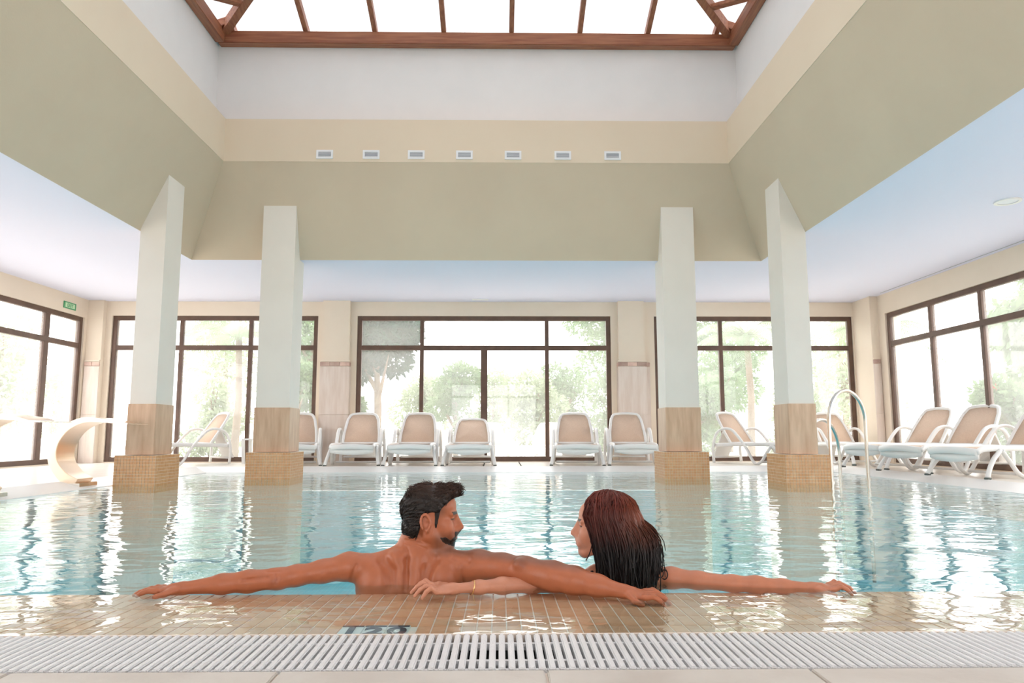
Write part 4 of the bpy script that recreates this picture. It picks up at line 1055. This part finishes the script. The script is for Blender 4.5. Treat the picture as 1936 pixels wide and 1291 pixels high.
# ---- the woman ----
HF = Head(A(1139, 994, 2.745), (-.975, .22), pitch=.03, scale=.97)
def build_woman():
    org = (.45, 2.80, -1.24)
    root = tag(empty('person', org), 'woman with long wet reddish-brown hair and black bikini smiling at the man', 'person')
    fd = Field(axis([(-.46,.14,.0034), (.14,.62,.0030), (.62,1.40,.0040)]), axis([(2.34,2.87,.0034), (2.87,3.25,.014)]), axis([(-1.24,-.06,.014), (-.06,.38,.003)]))
    c = A(1180, 1108, 2.765)
    fd.ell(c+np.array([0,0,-.07]), (.140,.092,.18), None, .03); fd.ell(c+np.array([0,.02,-.33]), (.105,.08,.16), None, .06); fd.ell(c+np.array([0,.02,-.50]), (.150,.10,.13), None, .06)
    for s in (-1, 1):
        fd.ell(c+np.array([s*.07,.085,-.12]), (.058,.05,.055), None, .03)
        fd.chain([(c+np.array([s*.08,.04,-.54]), .078), (c+np.array([s*.10,.26,-.80]), .053), (c+np.array([s*.10,.12,-1.02]), .043), (c+np.array([s*.09,.04,-1.19]), .032)], .04)
        fd.cone(c+np.array([s*.09,.05,-1.205]), c+np.array([s*.10,.21,-1.21]), .028, .019, .03)
    fd.cone(A(1180,1060,2.765), A(1128,1087,2.755), .036, .038, .03); fd.cone(A(1180,1062,2.765), A(1238,1090,2.745), .036, .038, .03)
    fd.ell(A(1150,1108,2.715), (.060,.050,.06), None, .03); fd.ell(A(1212,1108,2.712), (.060,.050,.06), None, .03)
    fd.cone(HF.p(-.030,0,-.04), A(1176,1068,2.765), .046, .050, .025); fd.cone(HF.p(.01,.0,-.08), A(1165,1072,2.76), .026, .03, .03)
    # arm under the man's arm
    fd.chain([(A(1126,1090,2.745), .040), (A(1085,1103,2.69), .034), (A(1050,1105,2.66), .030), (A(1005,1105,2.61), .029), (A(950,1107,2.565), .027), (A(905,1110,2.530), .0215), (A(856,1113,2.508), .0165)], .02)
    # outstretched arm
    fd.chain([(A(1240,1093,2.735), .041), (A(1270,1092,2.705), .037), (A(1320,1097,2.665), .031), (A(1385,1103,2.625), .0285), (A(1430,1105,2.605), .0285), (A(1480,1108,2.590), .0235), (A(1535,1111,2.575), .0165)], .02)
    add_head(fd, HF, True)
    wl = A(856,1113,2.508); hand(fd, wl, A(790,1117,2.472)-wl+np.array([0,0,.002]), 1, (0,-.25,1), .93, arch=.020, spread=.16)
    wr = A(1535,1111,2.575); hand(fd, wr, A(1600,1115,2.555)-wr+np.array([0,0,.004]), 1, (0,-.1,1), .93, arch=.016, spread=.12)
    V, Q = fd.mesh(); V = smooth_mesh(V, Q, 1, .4); col = np.tile(SKIN_F, (len(V),1)); col = face_colour(HF, V, col, True)
    side_tone = np.clip((V[:,0]-.45)/.15, 0, 1)[:,None]; col = col*(1-side_tone)+col*np.array([.93,.82,.74])*side_tone  # skin darker and warmer towards the right of the picture
    skin_mesh('body', V, Q, m_skin, root, col, org)
    # hair: solid mass under loose wet locks
    g = axis([(-.30,.13,.0034)]); gv = axis([(-.14,.14,.0034)]); gw = axis([(-.30,.17,.0034)])
    hf = Field(g, gv, gw); hf.ell((-.030,0,.024), (.118,.094,.115), None, .01); hf.ell((-.078,0,-.050), (.104,.088,.118), None, .04); hf.ell((-.108,0,-.140), (.070,.080,.105), None, .04)
    u, v, w = g[:,None,None], gv[None,:,None], gw[None,None,:]
    front = np.interp(gw, [-.30,-.20,-.13,-.09,-.05,0,.03,.075,.10,.17], [-.055,-.045,-.020,.012,.036,.060,.072,.088,.11,.2])[None,None,:]
    inner = np.clip((.062-np.abs(v))/.03, 0, 1)*np.clip((.06-w)/.04, 0, 1)*.11      # keep the face and throat clear
    hf.F = np.maximum(hf.F, (u-front+inner)*.8)
    ang = np.arctan2(v+0*u+0*w, -(u+.03)+0*v+0*w); hf.F = hf.F+.0022*np.sin(ang*30+w*9)+.0015*np.sin(ang*71-w*14)
    hf.F = np.maximum(hf.F, -(w+.228+.012*np.sin(ang*17)))
    Vh, Qh = hf.mesh(); Wh = HF.o+HF.s*(Vh@HF.R.T)
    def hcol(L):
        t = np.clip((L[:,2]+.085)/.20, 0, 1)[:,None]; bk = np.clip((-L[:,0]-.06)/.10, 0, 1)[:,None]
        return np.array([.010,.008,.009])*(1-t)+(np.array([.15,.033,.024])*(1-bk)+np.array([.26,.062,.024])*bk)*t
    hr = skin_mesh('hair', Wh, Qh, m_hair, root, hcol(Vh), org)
    r = np.random.default_rng(9); paths = []; cols = []; rad = []
    for k in range(1100):
        ph = r.uniform(.62, PI)*(1 if r.random() < .5 else -1); sp = abs(ph); bk = max(0, (sp-1.2)/1.9)
        L = []; x0 = r.uniform(-.05, .065); off = r.normal()*.002
        a, b, c_ = .124, .096, .116
        end = -.06-.18*r.random()**.45 if sp > 1.0 else r.uniform(-.20, -.05)
        drift = r.normal()*(.012 if r.random() > .07 else .04); dv = r.normal()*.012
        for j in range(7):
            th = (j+.3)/7*1.55; q = min(1, th/1.2); L.append((-.026+x0*(1-q)*.9+a*math.cos(ph)*math.sin(th)+off, b*math.sin(ph)*math.sin(th)+off*np.sign(ph), .022+c_*math.cos(th)+off-6*x0*x0*(1-q)))
        b_ = L[-1]; n2 = 7; bulge = .070*bk
        for j in range(1, n2+1):
            t = j/n2; zz = b_[2]+(end-b_[2])*t
            fx = b_[0]-bulge*math.sin(PI*min(1, t*1.05)*.75)+drift*t*t-(.045*(1-bk))*t if sp > 1.0 else b_[0]-.075*t+drift*t*t
            L.append((fx, b_[1]*(1-.10*t)+dv*t*t+.003*math.sin(6*t+k), zz))
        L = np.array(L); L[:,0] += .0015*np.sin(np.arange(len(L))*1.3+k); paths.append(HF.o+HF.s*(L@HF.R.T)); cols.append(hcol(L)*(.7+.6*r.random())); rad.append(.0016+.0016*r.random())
    strands('hair_locks', paths, rad, m_hair_s, hr, cols, org)
    # black bikini: neck strap and laced shoulder band
    m_bik = mat('bikini_black', (.012,.012,.014), .5); mb = MB(); O = Vector(org)
    sp_ = [fd.surf(1119,1080), fd.surf(1121,1088), fd.surf(1127,1098)]
    mb.sweep(catmull([Vector(p)+Vector((0,-.002,.001))-O for p in sp_], 4), .006, .0045, n=8).build('bikini_strap', m_bik, root, smooth=True)
    lace = [(1226,1072),(1238,1078),(1243,1088),(1240,1098),(1233,1102)]; mb = MB()
    mb.sweep(catmull([Vector(fd.surf(*p))+Vector((0,-.002,.001))-O for p in lace], 4), .006, .004, n=8)
    for (cx_, cy_, rx_, ry_) in ((1248,1084,6,8), (1256,1086,6,9), (1240,1074,6,5)):
        ring_ = [fd.surf(cx_+rx_*math.cos(t), cy_+ry_*math.sin(t)) for t in np.linspace(-2.6, 2.2, 9)]
        mb.sweep(catmull([Vector(p)+Vector((0,-.0015,0))-O for p in ring_], 2), .0022, n=6)
    mb.build('bikini_lacing', m_bik, root, smooth=True)
    MB().sweep(catmull([Vector(fd.surf(px_, py_))+Vector((0,-.003,0))-O for px_, py_ in ((1130,1104),(1160,1103),(1190,1103),(1220,1103),(1236,1102))], 4), .007, .010, n=8).build('bikini_band', m_bik, root, smooth=True)
    # bracelet and ring
    m_gold = mat('gold', (.90,.60,.28), .25, metal=1.0); ctr = A(893,1110.5,2.524); d = A(950,1107,2.555)-A(856,1113,2.508); d /= np.linalg.norm(d); e1 = np.cross(d, [0,0,1]); e1 /= np.linalg.norm(e1); e2 = np.cross(e1, d)
    MB().sweep([Vector(ctr+(e1*math.cos(t)+e2*math.sin(t))*.0245+d*.006*math.sin(t))-O for t in np.linspace(0, 2*PI, 33)], .0024, n=6, cap=False).build('bracelet', m_gold, root, smooth=True)
    return root
woman = build_woman()
